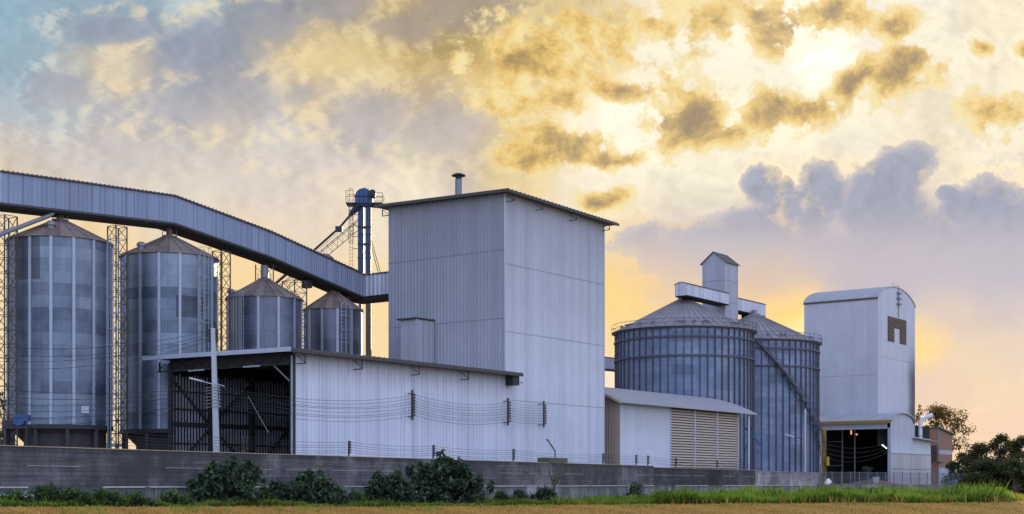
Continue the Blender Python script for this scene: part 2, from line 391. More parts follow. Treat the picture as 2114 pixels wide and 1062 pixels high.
def soot_wall():
    sheet('arch_wall_sooty', (.50,.51,.58), streak=.22, sheetv=.035, sheetw=1.1, zlap=(11., 24.5))
    nt = M['arch_wall_sooty'].node_tree; g = G(nt); b = [n for n in nt.nodes if n.type == 'BSDF_PRINCIPLED'][0]
    src = b.inputs['Base Color'].links[0].from_socket
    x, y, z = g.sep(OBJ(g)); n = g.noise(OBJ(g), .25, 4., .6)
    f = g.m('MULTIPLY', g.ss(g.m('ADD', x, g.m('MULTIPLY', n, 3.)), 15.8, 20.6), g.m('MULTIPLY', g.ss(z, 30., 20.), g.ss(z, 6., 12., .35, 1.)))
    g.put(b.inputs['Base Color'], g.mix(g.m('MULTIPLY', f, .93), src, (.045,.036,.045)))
def silo_sheet(name, c1, c2, rad, bw, bh, rough=.42, metal=.55, dark=.55, bands=True):
    """bolted rolled-steel sheets round a bin: staggered panels of differing age, thin seams, ring corrugation"""
    def fn(g, b, o):
        p = OBJ(g); x, y, z = g.sep(p)
        an = g.m('ARCTAN2', x, g.m('MULTIPLY', y, -1.)); u = g.m('MULTIPLY', an, rad)
        oi = g.node('ShaderNodeObjectInfo').outputs['Random']
        uv = g.comb(g.m('ADD', u, g.m('MULTIPLY', oi, 40.)), g.m('ADD', z, 60.), 0.)
        br = g.node('ShaderNodeTexBrick', offset=.5, squash=1.)
        g.put(br.inputs['Vector'], uv); br.inputs['Color1'].default_value = (0,0,0,1); br.inputs['Color2'].default_value = (1,1,1,1); br.inputs['Mortar'].default_value = (.5,.5,.5,1)
        br.inputs['Scale'].default_value = 1.; br.inputs['Mortar Size'].default_value = .018; br.inputs['Mortar Smooth'].default_value = .3
        br.inputs['Brick Width'].default_value = bw; br.inputs['Row Height'].default_value = bh; br.inputs['Bias'].default_value = -.1
        t = g.sep(br.outputs['Color'])[0]
        row = g.node('ShaderNodeTexWhiteNoise', noise_dimensions='2D')
        g.put(row.inputs['Vector'], g.comb(g.m('FLOOR', g.m('DIVIDE', g.m('ADD', z, 60.), bh)), g.m('MULTIPLY', oi, 17.), 0.))
        st = g.noise(g.v('MULTIPLY', p, (1.6, 1.6, .10)), 1.3, 6., .65)
        bl = g.noise(p, .33, 5., .6)
        k = g.m('ADD', g.m('MULTIPLY', t, .22), g.m('ADD', g.m('MULTIPLY', row.outputs[0], .38 if bands else .12), g.m('MULTIPLY', g.m('SUBTRACT', bl, .5), 1.1)), clamp=True)
        col = g.mix(k, c1, c2)
        odd = g.node('ShaderNodeTexWhiteNoise', noise_dimensions='2D')
        g.put(odd.inputs['Vector'], g.comb(g.m('FLOOR', g.m('DIVIDE', g.m('ADD', u, g.m('MULTIPLY', oi, 40.)), bw*1.37)), g.m('FLOOR', g.m('DIVIDE', g.m('ADD', z, 60.), bh*1.9)), g.m('MULTIPLY', oi, 9.)))
        f = g.ss(odd.outputs[0], .96, .965, 1., dark)
        f = g.m('MULTIPLY', f, g.m('ADD', .72, g.m('MULTIPLY', st, .56)))
        f = g.m('MULTIPLY', f, g.m('SUBTRACT', 1., g.m('MULTIPLY', br.outputs['Fac'], .38)))
        hum = g.m('SINE', g.m('MULTIPLY', z, 59.))
        setb(g, b, shade(g, col, f), g.m('ADD', rough-.1, g.m('MULTIPLY', bl, .25)), metal, .5, hum, .25, .02)
    return mat(name, fn)

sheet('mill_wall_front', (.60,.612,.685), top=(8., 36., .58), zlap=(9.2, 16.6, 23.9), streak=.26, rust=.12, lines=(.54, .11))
sheet('mill_wall_side', (.43,.44,.50), top=(6., 36., .62), zlap=(18.0, 25.4), streak=.26, sheetv=.05, rust=.12, lines=(.48, .36))  # same cladding as the front; this face's weaker light painted into the colour
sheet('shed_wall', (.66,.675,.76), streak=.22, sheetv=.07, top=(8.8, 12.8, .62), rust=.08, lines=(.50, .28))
sheet('gallery_sheet', (.26,.30,.40), streak=.26, sheetv=.07, metal=.2, lines=(.50, .38))
sheet('gallery_sheet_pale', (.54,.56,.63), streak=.22, sheetv=.08, metal=.2, lines=(.62, .35))
sheet('annex_wall', (.60,.625,.70), streak=.16, sheetv=.03, top=(5., 10.2, .70))
sheet('annex_gable', (.42,.33,.255), streak=.15, sheetv=.05)
sheet('pale_roof', (.33,.315,.325), streak=.15, rough=.5)
sheet('arch_wall', (.50,.51,.58), streak=.24, rust=.06, lines=(.5, .14), sheetv=.035, zlap=(21.,), sheetw=1.1)
sheet('arch_roof', (.40,.385,.39), streak=.15)
sheet('head_house', (.36,.365,.43), streak=.22, sheetv=.06, zlap=(30.7, 34.3))
sheet('dark_roof', (.10,.088,.085), streak=.3, rough=.7)
sheet('slat_sheet', (.42,.43,.50), streak=.4, sheetw=.45, sheetv=.15)
sheet('brick_red', (.27,.15,.105), streak=.12, sheetv=.02, rough=.85)
soot_wall()
plain('dark_steel', (.035,.034,.036), .6)
plain('trim_dark', (.07,.062,.06), .65)
plain('grey_steel', (.22,.23,.26), .5, .3)
plain('pale_steel', (.48,.51,.60), .45, .2, .25)
plain('ladder_steel', (.26,.30,.33), .5, .3, .3)
plain('stiffener_steel', (.36,.385,.45), .42, .35, .3)
plain('stiffener_dark', (.08,.084,.105), .5, .2, .35)
plain('lattice_steel', (.10,.088,.078), .6, .2, .4)
plain('hopper_steel', (.055,.045,.045), .75, 0., .4, .6)
plain('blue_paint', (.016,.052,.115), .45, .0, .35)
plain('blue_dark', (.014,.020,.04), .5, 0., .3)
plain('blue_bright', (.025,.085,.22), .4, .0, .3)
plain('black_motor', (.012,.012,.014), .5)
plain('rust_shade_pipe', (.17,.13,.115), .6, .2, .4)
plain('wire_dark', (.03,.03,.032), .6)
plain('insulator', (.055,.05,.05), .35)
plain('concrete_pole', (.46,.47,.50), .85, 0., .3, 2.5)
plain('ring_paint', (.48,.48,.46), .8, 0., .4, 4.)
plain('white_paint', (.72,.72,.74), .5, 0., .15)
plain('yellow_paint', (.52,.30,.03), .55, 0., .35)
plain('ochre_fascia', (.33,.19,.05), .6, 0., .3)
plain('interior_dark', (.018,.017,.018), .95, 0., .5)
plain('soil_heap', (.17,.10,.07), .95, 0., .5, .8)
plain('olive_box', (.10,.11,.07), .8, 0., .3)
plain('bin_lid', (.20,.165,.13), .7, 0., .35)
plain('plastic_white', (.78,.78,.80), .45, 0., .1)
plain('tarp_blue', (.14,.19,.32), .6, 0., .4)
plain('bark', (.11,.085,.065), .95, 0., .5, 3.)
plain('louvre', (.60,.50,.41), .5, 0., .3)
plain('louvre_tan', (.22,.135,.07), .5, 0., .3)
silo_sheet('bin_sheet', (.085,.112,.155), (.34,.39,.47), 4.7, 2.2, 1.12, dark=.5, metal=.68, rough=.34)
silo_sheet('small_bin_sheet', (.085,.098,.13), (.25,.275,.345), 3.8, 2.0, 1.7, dark=.7, metal=.65, rough=.34)
silo_sheet('big_bin_sheet', (.14,.185,.29), (.36,.42,.56), 11., 2.6, .9, dark=.75, metal=.38, bands=False)
def fn(g, b, o):
    p = OBJ(g); x, y, z = g.sep(p); an = g.m('ARCTAN2', x, g.m('MULTIPLY', y, -1.))
    sg = g.node('ShaderNodeTexWhiteNoise', noise_dimensions='2D'); g.put(sg.inputs['Vector'], g.comb(g.m('FLOOR', g.m('MULTIPLY', an, 24/6.28318)), g.m('FLOOR', g.m('MULTIPLY', z, .8)), 0.))
    n = g.noise(p, .9, 6., .65)
    f = g.m('MULTIPLY', g.m('ADD', .72, g.m('MULTIPLY', sg.outputs[0], .4)), g.m('ADD', .55, g.m('MULTIPLY', n, .85)))
    setb(g, b, shade(g, (.25,.185,.155), f), .6, .1)
mat('bin_roof', fn)
def fn(g, b, o):
    p = OBJ(g); n = g.noise(p, .5, 6., .65)
    setb(g, b, shade(g, (.33,.29,.29), g.m('ADD', .6, g.m('MULTIPLY', n, .75))), .5, .3)
mat('big_bin_roof', fn)
# boundary wall: courses of blocks, black mould from the coping down, pale runs
def wall_mat(name, c, low=False, dark=1.):
    def fn(g, b, o):
        p = OBJ(g); x, y, z = g.sep(p); uv = g.comb(x, g.m('ADD', z, 10.), 0.)
        br = g.node('ShaderNodeTexBrick', offset=.5)
        g.put(br.inputs['Vector'], uv); br.inputs['Color1'].default_value = (.80,.80,.80,1); br.inputs['Color2'].default_value = (1.12,1.12,1.12,1); br.inputs['Mortar'].default_value = (.62,.62,.62,1)
        br.inputs['Scale'].default_value = 1.; br.inputs['Mortar Size'].default_value = .022; br.inputs['Brick Width'].default_value = 5.2 if not low else 6.2; br.inputs['Row Height'].default_value = .27 if not low else 3.
        n = g.noise(g.v('MULTIPLY', p, (1., 1., .35)), 1.1, 7., .68); n2 = g.noise(g.v('MULTIPLY', p, (3.2, 1., .28)), 1.6, 6., .7)
        n3 = g.noise(g.v('MULTIPLY', p, (.22, 1., 3.4)), 1.2, 6., .65)
        col = shade(g, c, g.m('ADD', .10, g.m('MULTIPLY', n, 1.45)))
        col = g.v('MULTIPLY', col, br.outputs['Color'])
        col = g.mix(g.ss(n2, .46, .66, 0., .75 if low else .18), col, (.035*dark, .035*dark, .042*dark))
        col = g.mix(g.ss(n3, .50, .70, 0., .0 if low else .6), col, (.045*dark, .044*dark, .05*dark))
        if low: col = g.mix(g.ss(n2, .40, .26, 0., .55), col, (.42,.41,.42))
        col = g.mix(g.m('MULTIPLY', g.ss(g.m('ADD', z, g.m('MULTIPLY', n2, .9)), 3.55 if not low else 1.45, 4.35 if not low else 2.1), .7), col, (.035,.034,.037))
        pb = g.noise(p, .16, 5., .65); col = g.mix(g.ss(pb, .50, .62, 0., .75), col, shade(g, c, .34)); col = g.mix(g.ss(pb, .46, .34, 0., .5), col, shade(g, c, 1.9))
        wn = g.noise(g.v('MULTIPLY', p, (6., 1., 1.2)), 1.3, 4., .7)
        col = g.mix(g.ss(wn, .69, .75, 0., .7), col, (.5,.48,.48))
        setb(g, b, col, .92, 0., .2, n, .5, .04)
    return mat(name, fn)
wall_mat('block_wall', (.175,.16,.165)); wall_mat('block_wall_dark', (.085,.082,.088)); wall_mat('block_wall_light', (.33,.32,.34), dark=2.2)
wall_mat('retaining', (.30,.295,.305), True)
plain('ledge', (.50,.47,.45), .9, 0., .6, 3.)
plain('coping', (.42,.32,.21), .9, 0., .5, 2.)
sheet('concrete_panel', (.50,.46,.45), streak=.4, sheetv=.08, sheetw=3.2, rough=.9)
sheet('grey_panel', (.38,.39,.46), streak=.25, rough=.8)
def fn(g, b, o):
    b.inputs['Base Color'].default_value = (.9,.95,.9,1); b.inputs['Emission Color'].default_value = (.75,1.,.88,1); b.inputs['Emission Strength'].default_value = 2.5
mat('lit_tube', fn)
def fn(g, b, o):
    b.inputs['Base Color'].default_value = (.9,.6,.3,1); b.inputs['Emission Color'].default_value = (1.,.45,.15,1); b.inputs['Emission Strength'].default_value = .8
mat('lit_lamp', fn)
# ground
def fn(g, b, o):
    p = OBJ(g); n = g.noise(p, .25, 8., .65); n2 = g.noise(p, 2.2, 6., .7); n3 = g.noise(g.v('MULTIPLY', p, (1., .25, 1.)), .9, 5., .6)
    c = g.mix(g.ss(n2, .35, .65), (.48,.27,.08), (.74,.46,.14))
    c = g.mix(g.ss(n3, .48, .62, 0., .7), c, (.26,.26,.06))
    c = g.mix(g.ss(n, .56, .70, 0., .5), c, (.17,.115,.05))
    setb(g, b, c, .95, 0., .1, n2, .8, .05)
mat('dry_field', fn)
plain('yard_ground', (.20,.18,.16), .95, 0., .4, .6)
def leaf(name, c1, c2, tr=.35, rough=.55):
    def fn(g, b, o):
        g.n.remove(b)
        at = g.node('ShaderNodeAttribute', attribute_name='tint'); t = at.outputs['Fac']
        c = g.mix(t, c1, c2)
        d = g.node('ShaderNodeBsdfPrincipled'); g.put(d.inputs['Base Color'], c); d.inputs['Roughness'].default_value = rough; d.inputs['Specular IOR Level'].default_value = .25
        tl = g.node('ShaderNodeBsdfTranslucent'); g.put(tl.inputs[0], g.v('MULTIPLY', c, (1.5, 1.35, .7)))
        mx = g.node('ShaderNodeMixShader'); mx.inputs[0].default_value = tr
        g.l.new(d.outputs[0], mx.inputs[1]); g.l.new(tl.outputs[0], mx.inputs[2]); g.l.new(mx.outputs[0], o.inputs[0])
    return mat(name, fn)
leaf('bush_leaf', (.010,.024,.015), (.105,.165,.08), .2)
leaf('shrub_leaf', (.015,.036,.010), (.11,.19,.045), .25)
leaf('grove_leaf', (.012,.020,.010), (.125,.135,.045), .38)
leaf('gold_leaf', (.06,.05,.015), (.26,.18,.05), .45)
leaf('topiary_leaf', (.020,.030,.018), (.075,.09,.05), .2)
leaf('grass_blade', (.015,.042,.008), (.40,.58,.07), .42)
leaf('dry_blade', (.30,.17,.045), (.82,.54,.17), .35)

# ================================================================== setting: ground and yard
def ground_z(x, y):
    t = min(1., max(0., (-x-5)/22.)); t = t*t*(3-2*t); k = min(1., max(0., (190-y)/60.))
    return .5*t*k
def build_ground():
    xs = sorted(set([-3000,-1500,-700,-300,-150,-100]+list(range(-70, 75, 3))+[100,150,300,700,1500,3000]))
    ys = sorted(set([-60,-20,10,30]+list(range(40, 200, 4))+[220,260,320,500,1000,2000,4500]))
    vs = [(x, y, ground_z(x, y)) for y in ys for x in xs]; m = len(xs)
    fs = [(j*m+i, j*m+i+1, (j+1)*m+i+1, (j+1)*m+i) for j in range(len(ys)-1) for i in range(m-1)]
    b = MB(); b.add(vs, fs); o = b.build('ground', M['dry_field']); tag(o, kind='structure')
build_ground()
yb = MB()
pl = [(-120,-29.6),(-79,-22.7),(89.7,2.95),(123,-5.9),(150,-6.9),(176,-6),(176,90),(-120,90)]
n = len(pl)
yb.add([(p[0],p[1],YARD) for p in pl]+[(p[0],p[1],-.5) for p in pl], [tuple(range(n))]+[(i+n, (i+1) % n+n, (i+1) % n, i) for i in range(n)])
o = yb.build('yard', M['yard_ground'], frame=SITE); tag(o, kind='structure')

# ================================================================== boundary wall along the field (three builds of different age)
def wall_section(u0, u1, top, label, m_up, m_low, pil=(), seed=0, ledge=1.56, mid=None):
    t = thing('boundary_wall', label, 'wall', (0, 0, 0), WALLF, 'boundary walls of the mill')
    b = MB(); b.box(u0, u1, 0., .26, ledge, top); b.build('block_panel', m_up, t)
    b = MB(); b.box(u0, u1, -.06, .34, -.4, ledge-.003)
    for u in pil: b.box(u-.22, u+.22, -.14, -.063, -.4, ledge-.02)
    b.build('retaining_base', m_low, t)
    b = MB(); rr = random.Random(seed); u = u0
    while u < u1:
        L = min(u1, u+rr.uniform(2.5, 7))
        if rr.random() < .93: b.box(u, L-.02, -.11-rr.random()*.012, -.002, ledge-.075, ledge+.015)
        if mid and rr.random() < .62: b.box(u, L-rr.random()*2.2, -.022, -.002, mid-.012, mid+.016)
        u = L
    b.build('ledge', M['ledge'], t)
    b = MB(); u = u0
    while u < u1:
        L = min(u1, u+rr.uniform(3, 6)); b.box(u, L-.015, -.035, .295, top+.003, top+.05+rr.random()*.012); u = L
    b.build('coping', M['coping'], t)
    return t
wall_section(-45, 95.0, 3.76, 'long weathered grey block wall with shrubs growing against it', M['block_wall'], M['retaining'], [i*7.3+4 for i in range(-6, 13)], 1, mid=2.72)
wall_section(95.02, 133.0, 3.60, 'blackened short wall section below the louvred annex', M['block_wall_dark'], M['retaining'], [101+i*8.7 for i in range(4)], 2, mid=2.75)
wall_section(133.02, 168.0, 3.52, 'clean pale grey wall section ending beside the chain fence', M['block_wall_light'], M['retaining'], [140+i*8.7 for i in range(4)], 3, mid=2.9)

# ================================================================== main mill tower
def tower():
    t = thing('mill_tower', 'tallest pale ribbed metal building with flat overhanging roof and chimney', 'building', (0, 0, YARD))
    H = lambda a, b: 33.1+.024*b-.015*a
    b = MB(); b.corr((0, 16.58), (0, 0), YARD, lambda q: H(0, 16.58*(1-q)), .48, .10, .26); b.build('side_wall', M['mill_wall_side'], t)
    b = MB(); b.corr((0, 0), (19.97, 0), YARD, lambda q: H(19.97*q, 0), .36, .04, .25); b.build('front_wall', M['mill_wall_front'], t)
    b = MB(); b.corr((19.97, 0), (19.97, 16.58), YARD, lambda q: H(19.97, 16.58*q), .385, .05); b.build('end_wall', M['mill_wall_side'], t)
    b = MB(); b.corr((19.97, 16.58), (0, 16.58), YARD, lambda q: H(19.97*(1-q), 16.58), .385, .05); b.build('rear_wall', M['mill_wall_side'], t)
    b = MB(); b.box(-.10, .05, -.09, .06, YARD, 33.05); b.build('corner_flashing', M['pale_steel'], t)
    b = MB(); b.box(19.93, 20.04, -.06, .06, YARD, 32.75); b.build('corner_flashing', M['pale_steel'], t)
    # roof sheet with dark ribbed edge
    a0, a1, b0, b1 = -1.0, 21.4, -1.15, 17.9
    b = MB(); b.hexa([(a0,b0,H(a0,b0)-.02),(a1,b0,H(a1,b0)-.02),(a1,b1,H(a1,b1)-.02),(a0,b1,H(a0,b1)-.02)], [(a0,b0,H(a0,b0)+.14),(a1,b0,H(a1,b0)+.14),(a1,b1,H(a1,b1)+.14),(a0,b1,H(a0,b1)+.14)])
    k = a0
    while k < a1: b.hexa([(k,b0-.05,H(k,b0)+.143),(k+.2,b0-.05,H(k,b0)+.143),(k+.2,b1+.05,H(k,b1)+.143),(k,b1+.05,H(k,b1)+.143)], [(k+.05,b0-.05,H(k,b0)+.23),(k+.15,b0-.05,H(k,b0)+.23),(k+.15,b1+.05,H(k,b1)+.23),(k+.05,b1+.05,H(k,b1)+.23)]); k += .75
    b.build('roof', M['dark_roof'], t)
    b = MB()
    b.bar((a0+.05,b0-.06,H(a0,b0)-.02),(a1,b0-.06,H(a1,b0)-.02),.09,.30); b.bar((a0-.06,b0-.02,H(a0,b0)-.02),(a0-.06,b1,H(a0,b1)-.02),.09,.26)
    b.build('eave_trim', M['trim_dark'], t)
    for a in (.3, 5.7, 12.5, 19.6):            # little welded eave trestles
        b = MB(); z = H(a, -1)-.12
        b.bar((a, -.03, z-.75), (a, -1.0, z-.75), .08); b.bar((a, -1.0, z-.79), (a, -1.0, z), .08); b.bar((a, -.03, z-.05), (a, -1.0, z-.7), .05)
        b.build('eave_bracket', M['trim_dark'], t)
    b = MB(); z = H(0, 17)-.15
    for aa in (.1,): b.bar((aa, 16.62, z-.75), (aa, 17.6, z-.75), .08); b.bar((aa, 17.6, z-.8), (aa, 17.6, z), .08); b.bar((aa, 16.62, z-.7), (aa, 17.6, z), .05)
    b.build('eave_bracket', M['trim_dark'], t)
    ch = MB(); ch.lathe(3, 8.7, [(.40, H(3,8.7)+.1), (.40, 36.2)], 20); c = ch.build('chimney', M['grey_steel'], t, smooth=True)
    cp = MB(); cp.lathe(3, 8.7, [(.02, 36.95), (.45, 36.85), (.80, 36.66), (.80, 36.58), (.42, 36.55), (.30, 36.2)], 20)
    for k in range(3): cp.bar((3+.36*math.sin(k*2.1), 8.7+.36*math.cos(k*2.1), 36.0), (3+.36*math.sin(k*2.1), 8.7+.36*math.cos(k*2.1), 36.6), .05)
    cp.build('rain_cap', M['dark_steel'], c)
    # projecting bay on the side wall
    p, q0, q1, zt = -3.1, 9.77, 12.08, 19.9
    b = MB(); b.corr((p, q1), (p, q0), YARD, zt, .42, .05, .3); b.corr((p, q0), (-.03, q0), YARD, zt-.02, .36, .06, .32); b.corr((-.03, q1), (p, q1), YARD, zt-.02, .36, .05)
    by = b.build('bay', M['shed_wall'], t)
    b = MB(); b.hexa([(p-.35,q0-.15,zt+.02),(0-.05,q0-.15,zt+.02),(-.05,q1+.3,zt+.0),(p-.35,q1+.3,zt-.0)], [(p-.35,q0-.15,zt+.17),(-.05,q0-.15,zt+.2),(-.05,q1+.3,zt+.2),(p-.35,q1+.3,zt+.17)]); b.build('bay_roof', M['trim_dark'], by)
    b = MB(); b.box(p-.07, p+.05, q0-.07, q0+.05, YARD, zt); b.build('bay_flashing', M['pale_steel'], by)
    b = MB(); b.box(-.20, -.10, q0-.14, q0-.0, 12, zt); b.build('bay_flashing', M['grey_steel'], by)
    return t
tower()
def bridge():
    BZ = 22.05
    b0, b1, a0, a1 = 46.0, 48.0, 44.0, 120.0
    t = thing('conveyor_bridge', 'short pale enclosed bridge seen between tallest building and round silo', 'conveyor', (a0, b0, YARD))
    z0 = lambda q: BZ+1.0*q; z1 = lambda q: BZ+2.0+1.0*q
    b = MB(); b.corr((a0, b0), (a1, b0), z0, z1, .5, .04); b.build('side_panel', M['shed_wall'], t)
    b = MB(); b.corr((a1, b1), (a0, b1), lambda q: z0(1-q), lambda q: z1(1-q), .5, .04); b.build('rear_panel', M['gallery_sheet_pale'], t)
    b = MB(); b.hexa([(a0,b0-.12,BZ+2.02),(a1,b0-.12,BZ+3.02),(a1,b1+.12,BZ+3.02),(a0,b1+.12,BZ+2.02)], [(a0,b0-.12,BZ+2.12),(a1,b0-.12,BZ+3.12),(a1,b1+.12,BZ+3.12),(a0,b1+.12,BZ+2.12)]); b.build('roof', M['dark_roof'], t)
    b = MB(); b.hexa([(a0,b0-.05,BZ-.2),(a1,b0-.05,BZ+.8),(a1,b1+.05,BZ+.8),(a0,b1+.05,BZ-.2)], [(a0,b0-.05,BZ-.02),(a1,b0-.05,BZ+.98),(a1,b1+.05,BZ+.98),(a0,b1+.05,BZ-.02)]); b.build('floor_deck', M['dark_steel'], t)
    for a in (46, 66, 92, 118):
        for bb in (b0+.1, b1-.1):
            k = MB(); k.bar((a, bb, YARD), (a, bb, BZ-.1+(a-44)/76), .25); k.build('support_leg', M['grey_steel'], t)
    for a in (100.,):
        k = MB(); k.bar((a-3, b0, BZ-2.), (a, b0, BZ+.6), .1); k.build('brace', M['grey_steel'], t)
bridge()

# ================================================================== open-fronted storage shed
def shed():
    A = -32.0; B0 = -.15; B1 = 16.45
    t = thing('storage_shed', 'long pale metal shed with dark open front and thin flat roof', 'building', (A, B0, YARD))
    zt = lambda b: 13.55+.012*b
    b = MB(); b.corr((A, B0), (-15.4, B0), YARD, zt(0)-.1, .62, .08, .12); b.corr((-15.38, B0-.02), (-.05, B0-.02), YARD, zt(0)-.1, .36, .055, .2); b.build('front_wall', M['shed_wall'], t)
    # far side: upright sheets before a near-black backing, seen through the open front
    b = MB(); a = A
    rr = random.Random(5)
    while a < -.2:
        b.box(a, a+.14, B1-.012, B1+.03, YARD+.1, 12.4-rr.random()*.3); a += .37+rr.random()*.03
    b.build('slatted_wall', M['slat_sheet'], t)
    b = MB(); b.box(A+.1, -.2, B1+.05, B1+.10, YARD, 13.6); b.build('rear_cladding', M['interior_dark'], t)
    b = MB()
    for z in (2.3, 4.1, 5.6, 7.3, 8.9, 10.6): b.box(A, -.2, B1-.16, B1-.02, z, z+(.42 if z in (2.3, 7.3) else .15))
    for a in (-27.1, -21.6, -16.2, -10.8, -5.4): b.box(a-.2, a+.2, B1-.45, B1-.17, YARD, 12.6)
    b.build('wall_frame', M['dark_steel'], t)
    for (a_, b_, za, zb) in ((-31.7,-27.2,11.6,7.6),(-27.0,-21.7,7.4,3.0),(-31.7,-27.2,3.2,7.2),(-27.0,-21.7,7.7,11.8),(-21.5,-16.3,3.,7.6),(-16.1,-10.9,7.6,3.2),(-16.1,-10.9,7.8,11.8)):
        k = MB(); k.bar((a_, B1-.3, za), (b_, B1-.3, zb), .2); k.build('cross_brace', M['dark_steel'], t)
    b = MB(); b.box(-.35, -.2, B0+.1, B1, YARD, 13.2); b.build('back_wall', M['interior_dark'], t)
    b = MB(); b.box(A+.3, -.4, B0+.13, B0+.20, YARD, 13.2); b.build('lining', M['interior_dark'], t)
    # posts, lintel truss and roof
    for bb in (B0+.12, B1-.1):
        k = MB(); k.box(A-.12, A+.22, bb-.2, bb+.2, YARD, 13.3); k.build('post', M['dark_steel'], t)
    k = MB(); k.box(A-.16, A-.06, B0-.06, B0+.10, YARD, 13.2); k.build('corner_flashing', M['pale_steel'], t)
    k = MB(); k.bar((A-.05, B0, 12.45), (A-.05, B1+1.4, 12.55), .14); k.bar((A-.05, B1+1.4, 12.5), (A-.05, B1+1.4, 13.5), .14)
    for i in range(8):
        k.bar((A-.05, B0+i*2.3, 12.5), (A-.05, B0+i*2.3+1.15, 13.3), .06); k.bar((A-.05, B0+i*2.3+1.15, 13.3), (A-.05, B0+i*2.3+2.3, 12.5), .06)
    k.box(A+.1, A+.2, B0+.2, B1, 12.55, 13.5)
    k.build('lintel_truss', M['dark_steel'], t)
    k = MB(); k.bar((A-.05, 2.2, 12.4), (A-.05, .2, 10.9), .12); k.build('knee_brace', M['grey_steel'], t)
    a0, a1, b0, b1 = A-1.6, 1.3, -1.5, 18.4
    def slab(a0, a1, b0, b1, dz0, dz1): return ([(a,b_,zt(b_)+dz0) for a, b_ in ((a0,b0),(a1,b0),(a1,b1),(a0,b1))], [(a,b_,zt(b_)+dz1) for a, b_ in ((a0,b0),(a1,b0),(a1,b1),(a0,b1))])
    k = MB(); k.hexa(*slab(a0, a1, b0, b1, .03, .12)); q = a0+.1
    while q < a1: k.hexa([(q,b0-.03,zt(b0)+.123),(q+.16,b0-.03,zt(b0)+.123),(q+.16,b1,zt(b1)+.123),(q,b1,zt(b1)+.123)], [(q+.04,b0-.03,zt(b0)+.2),(q+.12,b0-.03,zt(b0)+.2),(q+.12,b1,zt(b1)+.2),(q+.04,b1,zt(b1)+.2)]); q += .72
    k.build('roof', M['dark_roof'], t)
    k = MB(); k.bar((a0-.06, b0, zt(b0)+.02), (a0-.06, 7.6, zt(7.6)+.02), .1, .4); k.bar((a0-.065, 7.7, zt(7.7)+.02), (a0-.065, b1, zt(b1)+.02), .1, .4); k.build('fascia', M['pale_steel'], t)
    k = MB(); k.bar((a0, b0-.03, zt(b0)-.10), (a1, b0-.03, zt(b0)-.10), .07, .24); k.build('eave_trim', M['trim_dark'], t)
    for a in (-31.6, -24.1, -15.85, -7.97):
        k = MB(); z = 13.4
        k.bar((a, B0-.06, z-.95), (a, -1.25, z-.95), .09); k.bar((a, -1.25, z-1.0), (a, -1.25, z), .09); k.bar((a, B0-.06, z-.1), (a, -1.25, z-.9), .05)
        k.build('eave_bracket', M['trim_dark'], t)
    k = MB(); k.box(-.2, .95, -1.25, -.10, 12.35, 13.45); k.build('gutter_box', M['dark_steel'], t)
    k = MB(); k.tube([(.9, -.8, 12.75), (1.9, -.9, 12.75), (2.0, -.9, 12.6)], .05); k.build('gutter_spout', M['grey_steel'], t)
    for bb in (3.9, 11.4):
        k = MB(); k.box(A-.18, A-.08, bb, bb+2.2, 12.38, 12.52); k.build('light_fixture', M['pale_steel'], t)
    k = MB(); k.tube([(A+1.5, 7.2, 9.9), (A+1.6, 5.2, 7.2), (A+1.6, 4.6, 6.45)], .05); k.build('hanging_rod', M['grey_steel'], t)
    k = MB(); k.tube([(A+6, 14.7, 3.0), (A+6, 13.9, 3.25), (A+6, 13.1, 3.3), (A+6, 12.8, 3.6)], .09); k.build('bent_pipe', M['pale_steel'], t)
shed()

